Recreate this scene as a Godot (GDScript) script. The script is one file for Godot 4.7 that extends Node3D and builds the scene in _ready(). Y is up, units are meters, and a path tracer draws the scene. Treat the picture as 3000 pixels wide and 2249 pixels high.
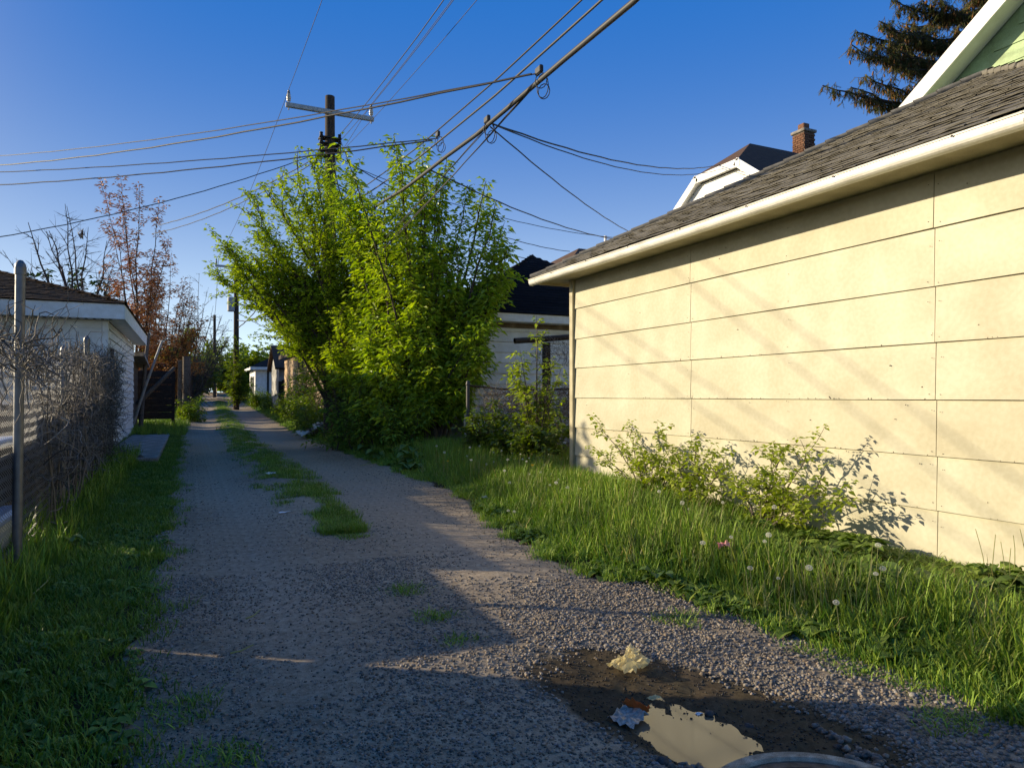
extends Node3D
# A gravel alley between garages on a clear spring evening. x runs across the alley, -z along it, metres.

# ---------------------------------------------------------------- mesh builder
class MB:
	var v := PackedVector3Array()
	var n := PackedVector3Array()
	var c := PackedColorArray()
	var i := PackedInt32Array()
	var tint := Color(1, 1, 1)
	func put(p: Vector3, nn: Vector3) -> int:
		v.append(p); n.append(nn); c.append(tint)
		return v.size() - 1
	func quad(a: Vector3, b: Vector3, cc: Vector3, d: Vector3) -> void: # counter-clockwise seen from outside
		var nn := (b - a).cross(cc - a)
		if nn.length_squared() < 1e-14: nn = (cc - a).cross(d - a)
		nn = nn.normalized()
		var s := v.size()
		put(a, nn); put(b, nn); put(cc, nn); put(d, nn)
		i.append_array(PackedInt32Array([s, s + 2, s + 1, s, s + 3, s + 2]))
	func tri(a: Vector3, b: Vector3, cc: Vector3) -> void:
		var nn := (b - a).cross(cc - a).normalized()
		var s := v.size()
		put(a, nn); put(b, nn); put(cc, nn)
		i.append_array(PackedInt32Array([s, s + 2, s + 1]))
	func poly(pts: Array) -> void:
		for k in range(1, pts.size() - 1): tri(pts[0], pts[k], pts[k + 1])
	func hexa(p: Array) -> void: # 0-3 one end counter-clockwise from outside below, 4-7 above them
		quad(p[3], p[2], p[1], p[0]); quad(p[4], p[5], p[6], p[7])
		quad(p[0], p[1], p[5], p[4]); quad(p[1], p[2], p[6], p[5])
		quad(p[2], p[3], p[7], p[6]); quad(p[3], p[0], p[4], p[7])
	func box(at: Vector3, size: Vector3, b := Basis()) -> void:
		var h := size / 2
		var p := []
		for y in [-1, 1]:
			for q in [[-1, 1], [1, 1], [1, -1], [-1, -1]]:
				p.append(at + b * Vector3(q[0] * h.x, y * h.y, q[1] * h.z))
		hexa(p)
	func cbox(at: Vector3, size: Vector3, ch: float, b := Basis()) -> void: # chamfered box
		var h := size / 2
		var f := func(sx, sy, sz, k) -> Vector3:
			var q := Vector3(sx * (h.x - (0.0 if k == 0 else ch)), sy * (h.y - (0.0 if k == 1 else ch)), sz * (h.z - (0.0 if k == 2 else ch)))
			return at + b * q
		for s in [-1, 1]:
			var fx := [f.call(s, -1, -1, 0), f.call(s, 1, -1, 0), f.call(s, 1, 1, 0), f.call(s, -1, 1, 0)]
			var fy := [f.call(-1, s, -1, 1), f.call(-1, s, 1, 1), f.call(1, s, 1, 1), f.call(1, s, -1, 1)]
			var fz := [f.call(-1, -1, s, 2), f.call(1, -1, s, 2), f.call(1, 1, s, 2), f.call(-1, 1, s, 2)]
			for q in [fx, fy, fz]:
				if s > 0: quad(q[0], q[1], q[2], q[3])
				else: quad(q[3], q[2], q[1], q[0])
			for t in [-1, 1]:
				oquad(f.call(s, t, -1, 0), f.call(s, t, 1, 0), f.call(s, t, 1, 1), f.call(s, t, -1, 1), at)
				oquad(f.call(s, -1, t, 0), f.call(s, 1, t, 0), f.call(s, 1, t, 2), f.call(s, -1, t, 2), at)
				oquad(f.call(-1, s, t, 1), f.call(1, s, t, 1), f.call(1, s, t, 2), f.call(-1, s, t, 2), at)
				for w in [-1, 1]:
					var a: Vector3 = f.call(s, t, w, 0)
					var bb: Vector3 = f.call(s, t, w, 1)
					var cc: Vector3 = f.call(s, t, w, 2)
					if (bb - a).cross(cc - a).dot(a - at) > 0: tri(a, bb, cc)
					else: tri(a, cc, bb)
	func oquad(a: Vector3, b: Vector3, cc: Vector3, d: Vector3, from: Vector3) -> void:
		if (b - a).cross(cc - a).dot(a + cc - from * 2) > 0: quad(a, b, cc, d)
		else: quad(d, cc, b, a)
	func tube(pts: PackedVector3Array, r0: float, r1: float, sides := 6, cap := true) -> void:
		var m := pts.size()
		if m < 2: return
		var s := v.size()
		var up := Vector3.UP if absf((pts[1] - pts[0]).normalized().y) < 0.9 else Vector3.RIGHT
		for k in m:
			var t := (pts[mini(k + 1, m - 1)] - pts[maxi(k - 1, 0)]).normalized()
			var a := t.cross(up).normalized()
			var b := a.cross(t).normalized()
			up = b
			var r := lerpf(r0, r1, float(k) / (m - 1))
			for q in sides:
				var an := TAU * q / sides
				var nn := a * cos(an) + b * sin(an)
				put(pts[k] + nn * r, nn)
		for k in m - 1:
			for q in sides:
				var a0 := s + k * sides + q
				var a1 := s + k * sides + (q + 1) % sides
				i.append_array(PackedInt32Array([a0, a1, a0 + sides, a1, a1 + sides, a0 + sides]))
		if cap:
			for e in [0, m - 1]:
				var t := (pts[m - 1] - pts[m - 2]).normalized() if e > 0 else (pts[0] - pts[1]).normalized()
				var mid := put(pts[e], t)
				for q in sides:
					var p0: int = s + e * sides + q
					var p1: int = s + e * sides + (q + 1) % sides
					if e > 0: i.append_array(PackedInt32Array([mid, p1, p0]))
					else: i.append_array(PackedInt32Array([mid, p0, p1]))
	func lathe(at: Vector3, prof: Array, sides := 16, b := Basis()) -> void: # prof: Vector2(radius, height)
		var m := prof.size()
		for k in m - 1:
			var d: Vector2 = prof[k + 1] - prof[k]
			var nl := Vector2(d.y, -d.x).normalized()
			var s := v.size()
			for q in sides + 1:
				var an := TAU * q / sides
				var ra := Vector3(cos(an), 0, sin(an))
				var nn := b * (ra * nl.x + Vector3.UP * nl.y)
				put(at + b * (ra * prof[k].x + Vector3.UP * prof[k].y), nn)
				put(at + b * (ra * prof[k + 1].x + Vector3.UP * prof[k + 1].y), nn)
			for q in sides:
				var a := s + q * 2
				i.append_array(PackedInt32Array([a, a + 2, a + 1, a + 2, a + 3, a + 1]))
	func mesh(colors := false) -> ArrayMesh:
		var ar := []
		ar.resize(Mesh.ARRAY_MAX)
		ar[Mesh.ARRAY_VERTEX] = v
		ar[Mesh.ARRAY_NORMAL] = n
		if colors: ar[Mesh.ARRAY_COLOR] = c
		ar[Mesh.ARRAY_INDEX] = i
		var m := ArrayMesh.new()
		m.add_surface_from_arrays(Mesh.PRIMITIVE_TRIANGLES, ar)
		return m

class Copies: # collects places and colours for a MultiMesh
	var buf := PackedFloat32Array()
	var count := 0
	func add(b: Basis, o: Vector3, col: Color) -> void:
		buf.append_array(PackedFloat32Array([b.x.x, b.y.x, b.z.x, o.x, b.x.y, b.y.y, b.z.y, o.y, b.x.z, b.y.z, b.z.z, o.z, col.r, col.g, col.b, 1.0]))
		count += 1

# ---------------------------------------------------------------- scene helpers
var rng := RandomNumberGenerator.new()
var taken := {}
var world_of := {}
var M := {}
var noise := FastNoiseLite.new()

func rf(a: float, b: float) -> float: return rng.randf_range(a, b)
func rv() -> Vector3: return Vector3(rf(-1, 1), rf(-1, 1), rf(-1, 1))
func lin(r: float, g: float, b: float) -> Color: return Color(r, g, b).linear_to_srgb()

func numbered(called: String, owner_key) -> String:
	var key := str(owner_key) + "/" + called
	var k: int = taken.get(key, 0)
	taken[key] = k + 1
	return called if k == 0 else "%s_%03d" % [called, k]

func tag(o: Node3D, label: String, category: String, group := "") -> void:
	o.set_meta("label", label)
	o.set_meta("category", category)
	if group != "": o.set_meta("group", group)

func thing(called: String, base: Vector3, label: String, category: String, group := "") -> Node3D:
	var o := Node3D.new()
	o.name = numbered(called, "root")
	add_child(o)
	o.position = base
	world_of[o] = Transform3D(Basis(), base)
	tag(o, label, category, group)
	return o

func part(parent: Node3D, called: String, mesh: Mesh, m: Material, w := Transform3D(), label := "") -> MeshInstance3D:
	var o := MeshInstance3D.new()
	o.name = numbered(called, parent.get_instance_id())
	o.mesh = mesh
	o.material_override = m
	o.transform = world_of[parent].affine_inverse() * w
	world_of[o] = w
	parent.add_child(o, true)
	if label != "": o.set_meta("label", label)
	return o

func crowd(parent: Node3D, called: String, mesh: Mesh, m: Material, cp: Copies) -> MultiMeshInstance3D:
	var mm := MultiMesh.new()
	mm.transform_format = MultiMesh.TRANSFORM_3D
	mm.use_colors = true
	mm.mesh = mesh
	mm.instance_count = cp.count
	mm.buffer = cp.buf
	var o := MultiMeshInstance3D.new()
	o.multimesh = mm
	o.material_override = m
	if parent == null:
		o.name = numbered(called, "root")
		add_child(o)
	else:
		o.name = numbered(called, parent.get_instance_id())
		o.transform = world_of[parent].affine_inverse()
		parent.add_child(o, true)
	o.set_meta("kind", "stuff")
	return o

func whole(called: String, mesh: Mesh, m: Material, base: Vector3, label: String, category: String, group := "") -> MeshInstance3D:
	# a thing that is one mesh, modelled round its base
	var o := MeshInstance3D.new()
	o.name = numbered(called, "root")
	o.mesh = mesh
	o.material_override = m
	o.position = base
	add_child(o)
	tag(o, label, category, group)
	world_of[o] = Transform3D(Basis(), base)
	return o

func structure(called: String, mesh: Mesh, m: Material) -> MeshInstance3D:
	var o := MeshInstance3D.new()
	o.name = numbered(called, "root")
	o.mesh = mesh
	o.material_override = m
	add_child(o)
	o.set_meta("kind", "structure")
	world_of[o] = Transform3D()
	return o

# ---------------------------------------------------------------- textures and materials
func noise_image(size: int, freq: float, kind: int, seed_: int, octaves := 4, cell := 0) -> Image:
	var f := FastNoiseLite.new()
	f.noise_type = kind
	f.frequency = freq
	f.seed = seed_
	f.fractal_octaves = octaves
	if cell > 0:
		f.cellular_return_type = FastNoiseLite.RETURN_CELL_VALUE if cell == 1 else FastNoiseLite.RETURN_DISTANCE
	return f.get_seamless_image(size, size)

func blend_image(size: int, layers: Array, lo: Color, hi: Color) -> ImageTexture:
	# layers: [image, weight]; grey sum in 0..1 runs from lo to hi (sRGB bytes)
	var acc := PackedFloat32Array()
	acc.resize(size * size)
	var total := 0.0
	for l in layers: total += l[1]
	for l in layers:
		var im: Image = l[0]
		im.convert(Image.FORMAT_L8)
		var d := im.get_data()
		var w: float = l[1] / total / 255.0
		for k in size * size: acc[k] += d[k] * w
	var out := PackedByteArray()
	out.resize(size * size * 3)
	for k in size * size:
		var t := clampf((acc[k] - 0.5) * 1.6 + 0.5, 0, 1)
		out[k * 3] = int(255 * lerpf(lo.r, hi.r, t))
		out[k * 3 + 1] = int(255 * lerpf(lo.g, hi.g, t))
		out[k * 3 + 2] = int(255 * lerpf(lo.b, hi.b, t))
	return ImageTexture.create_from_image(Image.create_from_data(size, size, false, Image.FORMAT_RGB8, out))

func normal_tex(im: Image, strength: float) -> ImageTexture:
	var k: Image = im.duplicate()
	k.convert(Image.FORMAT_RGBA8)
	k.bump_map_to_normal_map(strength)
	return ImageTexture.create_from_image(k)

func mat(col: Color, rough: float, opts := {}) -> StandardMaterial3D:
	var m := StandardMaterial3D.new()
	m.albedo_color = col
	m.roughness = rough
	m.metallic_specular = opts.get("spec", 0.4)
	m.metallic = opts.get("metal", 0.0)
	if opts.has("tex"):
		m.albedo_texture = opts.tex
		m.uv1_triplanar = true
		m.uv1_world_triplanar = opts.get("world", true)
		var s = opts.get("scale", 1.0)
		m.uv1_scale = s if s is Vector3 else Vector3(s, s, s)
	if opts.has("normal"):
		m.normal_enabled = true
		m.normal_texture = opts.normal
		m.normal_scale = opts.get("bump", 1.0)
	if opts.get("vc", false): m.vertex_color_use_as_albedo = true
	if opts.has("back"):
		m.backlight_enabled = true
		m.backlight = opts.back
	if opts.has("double"): m.cull_mode = BaseMaterial3D.CULL_DISABLED
	return m

func make_materials() -> void:
	var S := FastNoiseLite.TYPE_SIMPLEX_SMOOTH
	var CE := FastNoiseLite.TYPE_CELLULAR
	var soft := noise_image(512, 0.008, S, 1, 5)
	var fine := noise_image(512, 0.09, S, 2, 3)
	var cells := noise_image(512, 0.05, CE, 3, 1, 1)
	var cell_d := noise_image(512, 0.05, CE, 3, 1, 2)
	var streak := noise_image(512, 0.02, S, 4, 4)
	var peel := noise_image(512, 0.06, S, 9, 3)
	var w := Color(1, 1, 1)
	var faint := blend_image(512, [[soft, 0.7], [fine, 0.4]], Color(0.90, 0.89, 0.865), w)
	var mottle := blend_image(512, [[soft, 0.6], [fine, 0.4]], Color(0.84, 0.83, 0.81), w)
	var strong := blend_image(512, [[soft, 0.5], [fine, 0.5]], Color(0.55, 0.53, 0.5), w)
	var stony := blend_image(512, [[cells, 0.3], [fine, 0.5], [soft, 0.35]], Color(0.66, 0.64, 0.62), w)
	var grain := blend_image(512, [[streak, 0.7], [fine, 0.3]], Color(0.55, 0.53, 0.5), w)
	var granule := blend_image(512, [[fine, 0.7], [soft, 0.4]], Color(0.6, 0.6, 0.6), w)
	var n_peel := normal_tex(peel, 1.0)
	var n_peel2 := normal_tex(noise_image(512, 0.2, S, 12, 2), 0.6)
	var n_stone := normal_tex(cell_d, 3.0)
	var n_fine := normal_tex(fine, 2.0)
	M.road = mat(w, 0.95, {"tex": stony, "scale": 2.6, "normal": n_stone, "bump": 0.18, "vc": true, "spec": 0.2})
	M.soil = mat(w, 1.0, {"tex": strong, "scale": 0.9, "normal": n_fine, "bump": 0.8, "vc": true, "spec": 0.15})
	M.mud = mat(lin(0.06, 0.048, 0.03), 0.5, {"tex": strong, "scale": 2.3, "normal": n_fine, "bump": 0.9, "spec": 0.5})
	M.stone = mat(w, 0.85, {"vc": true, "tex": strong, "scale": 9.0, "spec": 0.3})
	M.beige = mat(lin(0.55, 0.52, 0.385), 0.46, {"tex": faint, "scale": 0.45, "normal": n_peel2, "bump": 0.14, "spec": 0.22})
	M.beige_b = mat(lin(0.54, 0.505, 0.37), 0.5, {"tex": faint, "scale": 0.4, "normal": n_peel2, "bump": 0.17, "spec": 0.22})
	M.beige_trim = mat(lin(0.48, 0.425, 0.27), 0.45, {"tex": mottle, "scale": 1.1})
	M.chip = mat(lin(0.09, 0.07, 0.05), 0.9)
	M.gutter = mat(lin(0.80, 0.78, 0.70), 0.32, {"tex": mottle, "scale": Vector3(0.6, 2.0, 0.6), "spec": 0.5})
	M.white = mat(lin(0.86, 0.86, 0.84), 0.55, {"tex": faint, "scale": 0.8})
	M.white_b = mat(lin(0.82, 0.82, 0.80), 0.6, {"tex": faint, "scale": 0.5})
	M.white_dirty = mat(lin(0.55, 0.55, 0.52), 0.7, {"tex": strong, "scale": 0.35})
	M.tan_strip = mat(lin(0.32, 0.25, 0.17), 0.8, {"tex": strong, "scale": 0.8})
	M.shingle_grey = []
	M.shingle_black = []
	M.shingle_brown = []
	for k in 4:
		var q := 0.86 + 0.09 * k
		M.shingle_grey.append(mat(lin(0.27 * q, 0.25 * q, 0.205 * q), 0.95, {"tex": granule, "scale": 3.0, "normal": n_fine, "bump": 0.5, "spec": 0.2}))
		M.shingle_black.append(mat(lin(0.022 * q, 0.021 * q, 0.023 * q), 0.95, {"tex": granule, "scale": 3.0, "spec": 0.15}))
		M.shingle_brown.append(mat(lin(0.13 * q, 0.085 * q, 0.055 * q), 0.95, {"tex": granule, "scale": 3.0, "spec": 0.15}))
	M.roof_black = mat(lin(0.028, 0.026, 0.026), 0.95, {"tex": granule, "scale": 1.2})
	M.roof_brown = mat(lin(0.15, 0.085, 0.05), 0.95, {"tex": granule, "scale": 1.2})
	M.roof_grey = mat(lin(0.06, 0.052, 0.045), 0.95, {"tex": granule, "scale": 2.0})
	M.green = mat(lin(0.42, 0.56, 0.30), 0.6, {"tex": mottle, "scale": 0.6})
	M.pole = mat(lin(0.085, 0.065, 0.048), 0.9, {"tex": grain, "scale": Vector3(3.0, 0.35, 3.0), "normal": n_fine, "bump": 0.6})
	M.arm = mat(lin(0.42, 0.44, 0.45), 0.6, {"tex": mottle, "scale": 1.5})
	M.porcelain = mat(lin(0.42, 0.40, 0.36), 0.25)
	M.black = mat(lin(0.018, 0.018, 0.02), 0.55)
	M.cable = mat(lin(0.03, 0.03, 0.033), 0.6)
	M.cable_grey = mat(lin(0.055, 0.053, 0.052), 0.55)
	M.steel = mat(lin(0.2, 0.205, 0.21), 0.5, {"metal": 0.75, "tex": mottle, "scale": 3.0})
	M.rust = mat(lin(0.10, 0.055, 0.032), 0.85, {"tex": strong, "scale": 3.0})
	M.chain = mat(lin(0.26, 0.26, 0.26), 0.55, {"metal": 0.5})
	M.chain_dark = mat(lin(0.09, 0.085, 0.08), 0.6, {"metal": 0.4})
	M.vine = mat(lin(0.22, 0.19, 0.15), 0.8, {"vc": true})
	M.bark = mat(lin(0.14, 0.105, 0.075), 0.9, {"tex": grain, "scale": Vector3(4, 1, 4), "normal": n_fine, "bump": 0.8})
	M.bark_grey = mat(lin(0.20, 0.165, 0.13), 0.9, {"tex": grain, "scale": Vector3(3, 1, 3)})
	M.bark_dark = mat(lin(0.07, 0.05, 0.04), 0.9)
	M.wood = mat(lin(0.20, 0.15, 0.105), 0.85, {"tex": grain, "scale": Vector3(2, 0.4, 2)})
	M.wood_dark = mat(lin(0.035, 0.03, 0.028), 0.8, {"tex": grain, "scale": Vector3(0.4, 2, 0.4)})
	M.wood_orange = mat(lin(0.36, 0.16, 0.085), 0.85, {"tex": grain, "scale": Vector3(2, 0.4, 2)})
	M.wood_pale = mat(lin(0.42, 0.30, 0.21), 0.85, {"tex": grain, "scale": Vector3(2, 0.4, 2)})
	M.yellow = mat(lin(0.66, 0.45, 0.24), 0.6, {"tex": mottle, "scale": 0.5})
	M.concrete = mat(lin(0.42, 0.40, 0.37), 0.9, {"tex": strong, "scale": 0.7})
	M.leaf = mat(w, 0.4, {"vc": true, "back": Color(0.95, 1.0, 0.32), "spec": 0.5, "double": true})
	M.leaf_dull = mat(w, 0.65, {"vc": true, "back": Color(0.35, 0.4, 0.15), "spec": 0.3, "double": true})
	M.grass = mat(w, 0.55, {"vc": true, "back": Color(0.6, 0.7, 0.2), "spec": 0.35, "double": true})
	M.dock = mat(lin(0.12, 0.19, 0.045), 0.55, {"back": Color(0.5, 0.6, 0.2), "double": true, "vc": true})
	M.needle = mat(w, 0.7, {"vc": true, "spec": 0.25, "double": true})
	M.puff = mat(lin(0.72, 0.70, 0.64), 0.9, {"back": Color(0.8, 0.8, 0.75), "double": true})
	M.stem = mat(lin(0.26, 0.27, 0.09), 0.6, {"back": Color(0.3, 0.3, 0.1)})
	M.yellow_flower = mat(lin(0.75, 0.5, 0.02), 0.7)
	M.water = mat(lin(0.17, 0.14, 0.09), 0.06, {"spec": 1.0, "metal": 0.05})
	M.plastic_bag = mat(Color(0.93, 0.86, 0.62, 0.62), 0.3, {"back": Color(0.7, 0.65, 0.45), "double": true})
	M.plastic_bag.transparency = BaseMaterial3D.TRANSPARENCY_ALPHA
	M.foil = mat(lin(0.60, 0.55, 0.48), 0.4, {"metal": 0.15, "double": true, "tex": strong, "scale": 14.0})
	M.litter_white = mat(lin(0.72, 0.72, 0.70), 0.6, {"double": true})
	M.litter_pink = mat(lin(0.72, 0.34, 0.28), 0.5, {"double": true})
	M.litter_blue = mat(lin(0.05, 0.15, 0.6), 0.4)
	M.orange = mat(lin(0.5, 0.14, 0.03), 0.5, {"double": true})
	M.rag = mat(lin(0.42, 0.40, 0.38), 0.9, {"double": true, "tex": strong, "scale": 2.0})
	M.rubber = mat(lin(0.02, 0.02, 0.022), 0.7)
	M.tub_white = mat(lin(0.60, 0.60, 0.56), 0.5, {"tex": mottle, "scale": 1.0})
	M.tub_blue = mat(lin(0.36, 0.44, 0.58), 0.45)
	M.iron = mat(lin(0.16, 0.14, 0.12), 0.7, {"tex": strong, "scale": 5.0, "metal": 0.3})
	M.manhole_ring = mat(lin(0.58, 0.50, 0.37), 0.85, {"tex": strong, "scale": 4.0})
	M.brick = []
	for k in 4: M.brick.append(mat(lin(0.19 + 0.035 * k, 0.09 + 0.02 * k, 0.05 + 0.013 * k), 0.9, {"tex": strong, "scale": 4.0}))
	M.mortar = mat(lin(0.13, 0.105, 0.085), 0.95)

# ---------------------------------------------------------------- ground shape
func bend(z: float) -> float: # how far the track drifts to the right with distance
	var d := maxf(0.0, -z - 25.0)
	return minf(d * 0.025, 1.6)

func ellipse_puddle(x: float, z: float) -> float:
	var dx := x - 1.92
	var dz := z + 2.32
	var u := dx * 0.33 + dz * 0.944
	var w := dx * 0.944 - dz * 0.33
	return (u / 0.78) * (u / 0.78) + (w / 0.37) * (w / 0.37)

func gh(x: float, z: float) -> float:
	var d := -z
	var h := 0.0
	if d > 18.0:
		var e := d - 18.0
		h = minf(0.02 * e * e / (e + 8.0), 1.9)
	var xr := x - bend(z)
	h += smoothstep(2.8, 4.7, xr) * 0.13
	h += smoothstep(0.0, -1.2, xr) * 0.07
	if z < -6.5: h += 0.05 * exp(-pow((xr - 1.35) / 0.4, 2.0)) * smoothstep(-6.5, -9.0, z)
	h -= 0.03 * exp(-pow((xr - 0.45) / 0.4, 2.0)) * smoothstep(-3.0, -8.0, z)
	h -= 0.03 * exp(-pow((xr - 2.4) / 0.45, 2.0)) * smoothstep(-3.0, -8.0, z)
	h += noise.get_noise_2d(x * 60, z * 60) * 0.02
	if d < 30.0: h += noise.get_noise_2d(x * 400, z * 400) * 0.006
	if d < 5.0:
		var wet := exp(-ellipse_puddle(x, z) * 0.9)
		h = lerpf(h, -0.012, minf(1.0, wet * 1.2))
		h -= 0.05 * exp(-pow((x - 1.78) / 0.24, 2.0) - pow((z + 2.15) / 0.36, 2.0))
		h += wet * (noise.get_noise_2d(x * 700, z * 700) * 0.02 + noise.get_noise_2d(x * 2500, z * 2500) * 0.012)
	return h

func water_level() -> float: return -0.033

func edge_l(z: float) -> float: return -0.24 + bend(z) + noise.get_noise_2d(17.0, z * 90) * 0.16
func edge_r(z: float) -> float:
	var e := 3.3
	if z > -10.0: e = lerpf(3.3, 2.75, smoothstep(-10.0, -4.6, z))
	if z > -4.6: e = lerpf(2.75, 3.05, smoothstep(-4.6, -2.6, z))
	return e + bend(z) + noise.get_noise_2d(91.0, z * 90) * 0.16

func line_values(breaks: Array) -> PackedFloat32Array: # [[from, to, step], ...]
	var out := PackedFloat32Array()
	for b in breaks:
		var x: float = b[0]
		while x < b[1] - 1e-4:
			out.append(x)
			x += b[2]
	out.append(breaks[-1][1])
	return out

func build_ground() -> void:
	var xs := line_values([[-300, -60, 40], [-60, -10, 5], [-10, -3, 0.5], [-3, 7, 0.09], [7, 20, 1], [20, 60, 5], [60, 300, 40]])
	var zs := line_values([[-420, -120, 30], [-120, -40, 4], [-40, -16, 0.6], [-16, -5.4, 0.14], [-5.4, 0, 0.06], [0, 20, 2], [20, 120, 25]])
	var mb := MB.new()
	var nx := xs.size()
	for z in zs:
		for x in xs:
			var h := gh(x, z) - 0.012
			var inside: float = 0.0
			var xl := edge_l(z)
			var xr := edge_r(z)
			if x > xl + 0.05 and x < xr - 0.05: inside = 1.0
			h -= inside * 0.03
			var t := noise.get_noise_2d(x * 30, z * 30) * 0.5 + 0.5
			mb.tint = Color(0.10, 0.076, 0.05).lerp(Color(0.06, 0.075, 0.026), t)
			mb.put(Vector3(x, h, z), Vector3.UP)
	for k in zs.size() - 1:
		for q in nx - 1:
			var a := k * nx + q
			mb.i.append_array(PackedInt32Array([a, a + 1, a + nx, a + 1, a + nx + 1, a + nx]))
	smooth(mb)
	structure("ground", mb.mesh(true), M.soil)
	# the gravel track
	mb = MB.new()
	var rz := line_values([[-230, -60, 5], [-60, -16, 0.5], [-16, -5.4, 0.12], [-5.4, 1.5, 0.045]])
	var cols := 76
	for z in rz:
		var xl := edge_l(z)
		var xr := edge_r(z)
		for q in cols + 1:
			var t := float(q) / cols
			var x := lerpf(xl, xr, t)
			var h := gh(x, z)
			if q == 0 or q == cols: h -= 0.03
			var a := noise.get_noise_2d(x * 45 + 300, z * 45) * 0.5 + 0.5
			var dusty := smoothstep(0.45, 0.75, noise.get_noise_2d(x * 25, z * 14 + 90) * 0.5 + 0.5)
			var tan_patch := exp(-pow((x - 2.05) / 0.5, 2.0) - pow((z + 5.0) / 0.9, 2.0))
			var col := Color(0.33, 0.265, 0.18).lerp(Color(0.47, 0.39, 0.275), a).lerp(Color(0.58, 0.47, 0.32), clampf(dusty * 0.5 + tan_patch * 0.8, 0, 1))
			var xr_ := x - bend(z) + 0.12 * noise.get_noise_2d(z * 50, 77.0)
			var worn := exp(-pow((xr_ - 0.5) / 0.33, 2.0)) + exp(-pow((xr_ - 2.3) / 0.4, 2.0))
			col = col.lerp(Color(0.50, 0.42, 0.31), clampf(worn * (0.35 + 0.5 * a), 0, 0.8) * smoothstep(-2.2, -4.5, z))
			var pe := ellipse_puddle(x, z) + noise.get_noise_2d(x * 220, z * 220) * 0.45
			if pe < 1.6: col = col.lerp(Color(0.15, 0.118, 0.07).lerp(Color(0.09, 0.07, 0.042), a), smoothstep(1.6, 1.1, pe))
			mb.tint = col
			mb.put(Vector3(x, h, z), Vector3.UP)
	for k in rz.size() - 1:
		for q in cols:
			var a := k * (cols + 1) + q
			mb.i.append_array(PackedInt32Array([a, a + 1, a + cols + 1, a + 1, a + cols + 2, a + cols + 1]))
	smooth(mb)
	structure("gravel_road", mb.mesh(true), M.road)
	# standing water in the low spots of the hollow
	mb = MB.new()
	var pts := []
	for k in 48:
		var an := TAU * k / 48
		var r := 1.0 + 0.25 * noise.get_noise_2d(cos(an) * 60, sin(an) * 60 + 40)
		var u := cos(an) * 0.62 * r
		var w := sin(an) * 0.30 * r
		pts.append(Vector3(1.80 + u * 0.33 + w * 0.944, water_level(), -2.20 + u * 0.944 - w * 0.33))
	var flip: bool = (pts[1] - pts[0]).cross(pts[2] - pts[0]).y < 0
	if flip: pts.reverse()
	mb.poly(pts)
	structure("puddle_water", mb.mesh(), M.water)

func smooth(mb: MB) -> void: # normals of a height field
	var acc := PackedVector3Array()
	acc.resize(mb.v.size())
	var ix := mb.i
	for k in range(0, ix.size(), 3):
		var a := mb.v[ix[k]]
		var nn := (mb.v[ix[k + 2]] - a).cross(mb.v[ix[k + 1]] - a)
		acc[ix[k]] += nn; acc[ix[k + 1]] += nn; acc[ix[k + 2]] += nn
	for k in acc.size(): mb.n[k] = acc[k].normalized() if acc[k].y > 0 else -acc[k].normalized()

# ---------------------------------------------------------------- building pieces
func slab(parent: Node3D, called: String, a: Vector3, b: Vector3, m: Material, ch := 0.0, label := "") -> MeshInstance3D: # box between two corners
	var mb := MB.new()
	var lo := Vector3(minf(a.x, b.x), minf(a.y, b.y), minf(a.z, b.z))
	var hi := Vector3(maxf(a.x, b.x), maxf(a.y, b.y), maxf(a.z, b.z))
	if ch > 0: mb.cbox((lo + hi) / 2, hi - lo, ch)
	else: mb.box((lo + hi) / 2, hi - lo)
	return part(parent, called, mb.mesh(), m, Transform3D(), label)

func board_mesh(a: Vector3, b: Vector3, y0: float, y1: float, out: Vector3, lap: float, thin: float, wob: float) -> ArrayMesh:
	# a lapped board from a to b along a wall; its lower edge stands proud of the one below
	var mb := MB.new()
	var segs := 4 if wob > 0 else 1
	for k in segs:
		var t0 := float(k) / segs
		var t1 := float(k + 1) / segs
		var p := a.lerp(b, t0)
		var q := a.lerp(b, t1)
		var w0 := wob * sin(t0 * PI * 2.3 + y0 * 5)
		var w1 := wob * sin(t1 * PI * 2.3 + y0 * 5)
		var e := [Vector3(p.x, y0 + w0, p.z), Vector3(q.x, y0 + w1, q.z), Vector3(q.x, y1, q.z), Vector3(p.x, y1, p.z)]
		var f0: Vector3 = e[0] + out * (lap + w0)
		var f1: Vector3 = e[1] + out * (lap + w1)
		var f2: Vector3 = e[2] + out * thin
		var f3: Vector3 = e[3] + out * thin
		var away := out * -1.0
		mb.oquad(f0, f1, f2, f3, f0 + away)
		mb.oquad(e[0], e[1], f1, f0, (e[0] + f1) / 2 + Vector3.UP)
		mb.oquad(e[3], e[2], f2, f3, (e[3] + f2) / 2 + Vector3.DOWN)
		if k == 0: mb.oquad(e[0], f0, f3, e[3], (e[0] + f3) / 2 + (b - a))
		if k == segs - 1: mb.oquad(e[1], f1, f2, e[2], (e[1] + f2) / 2 + (a - b))
	return mb.mesh()

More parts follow.
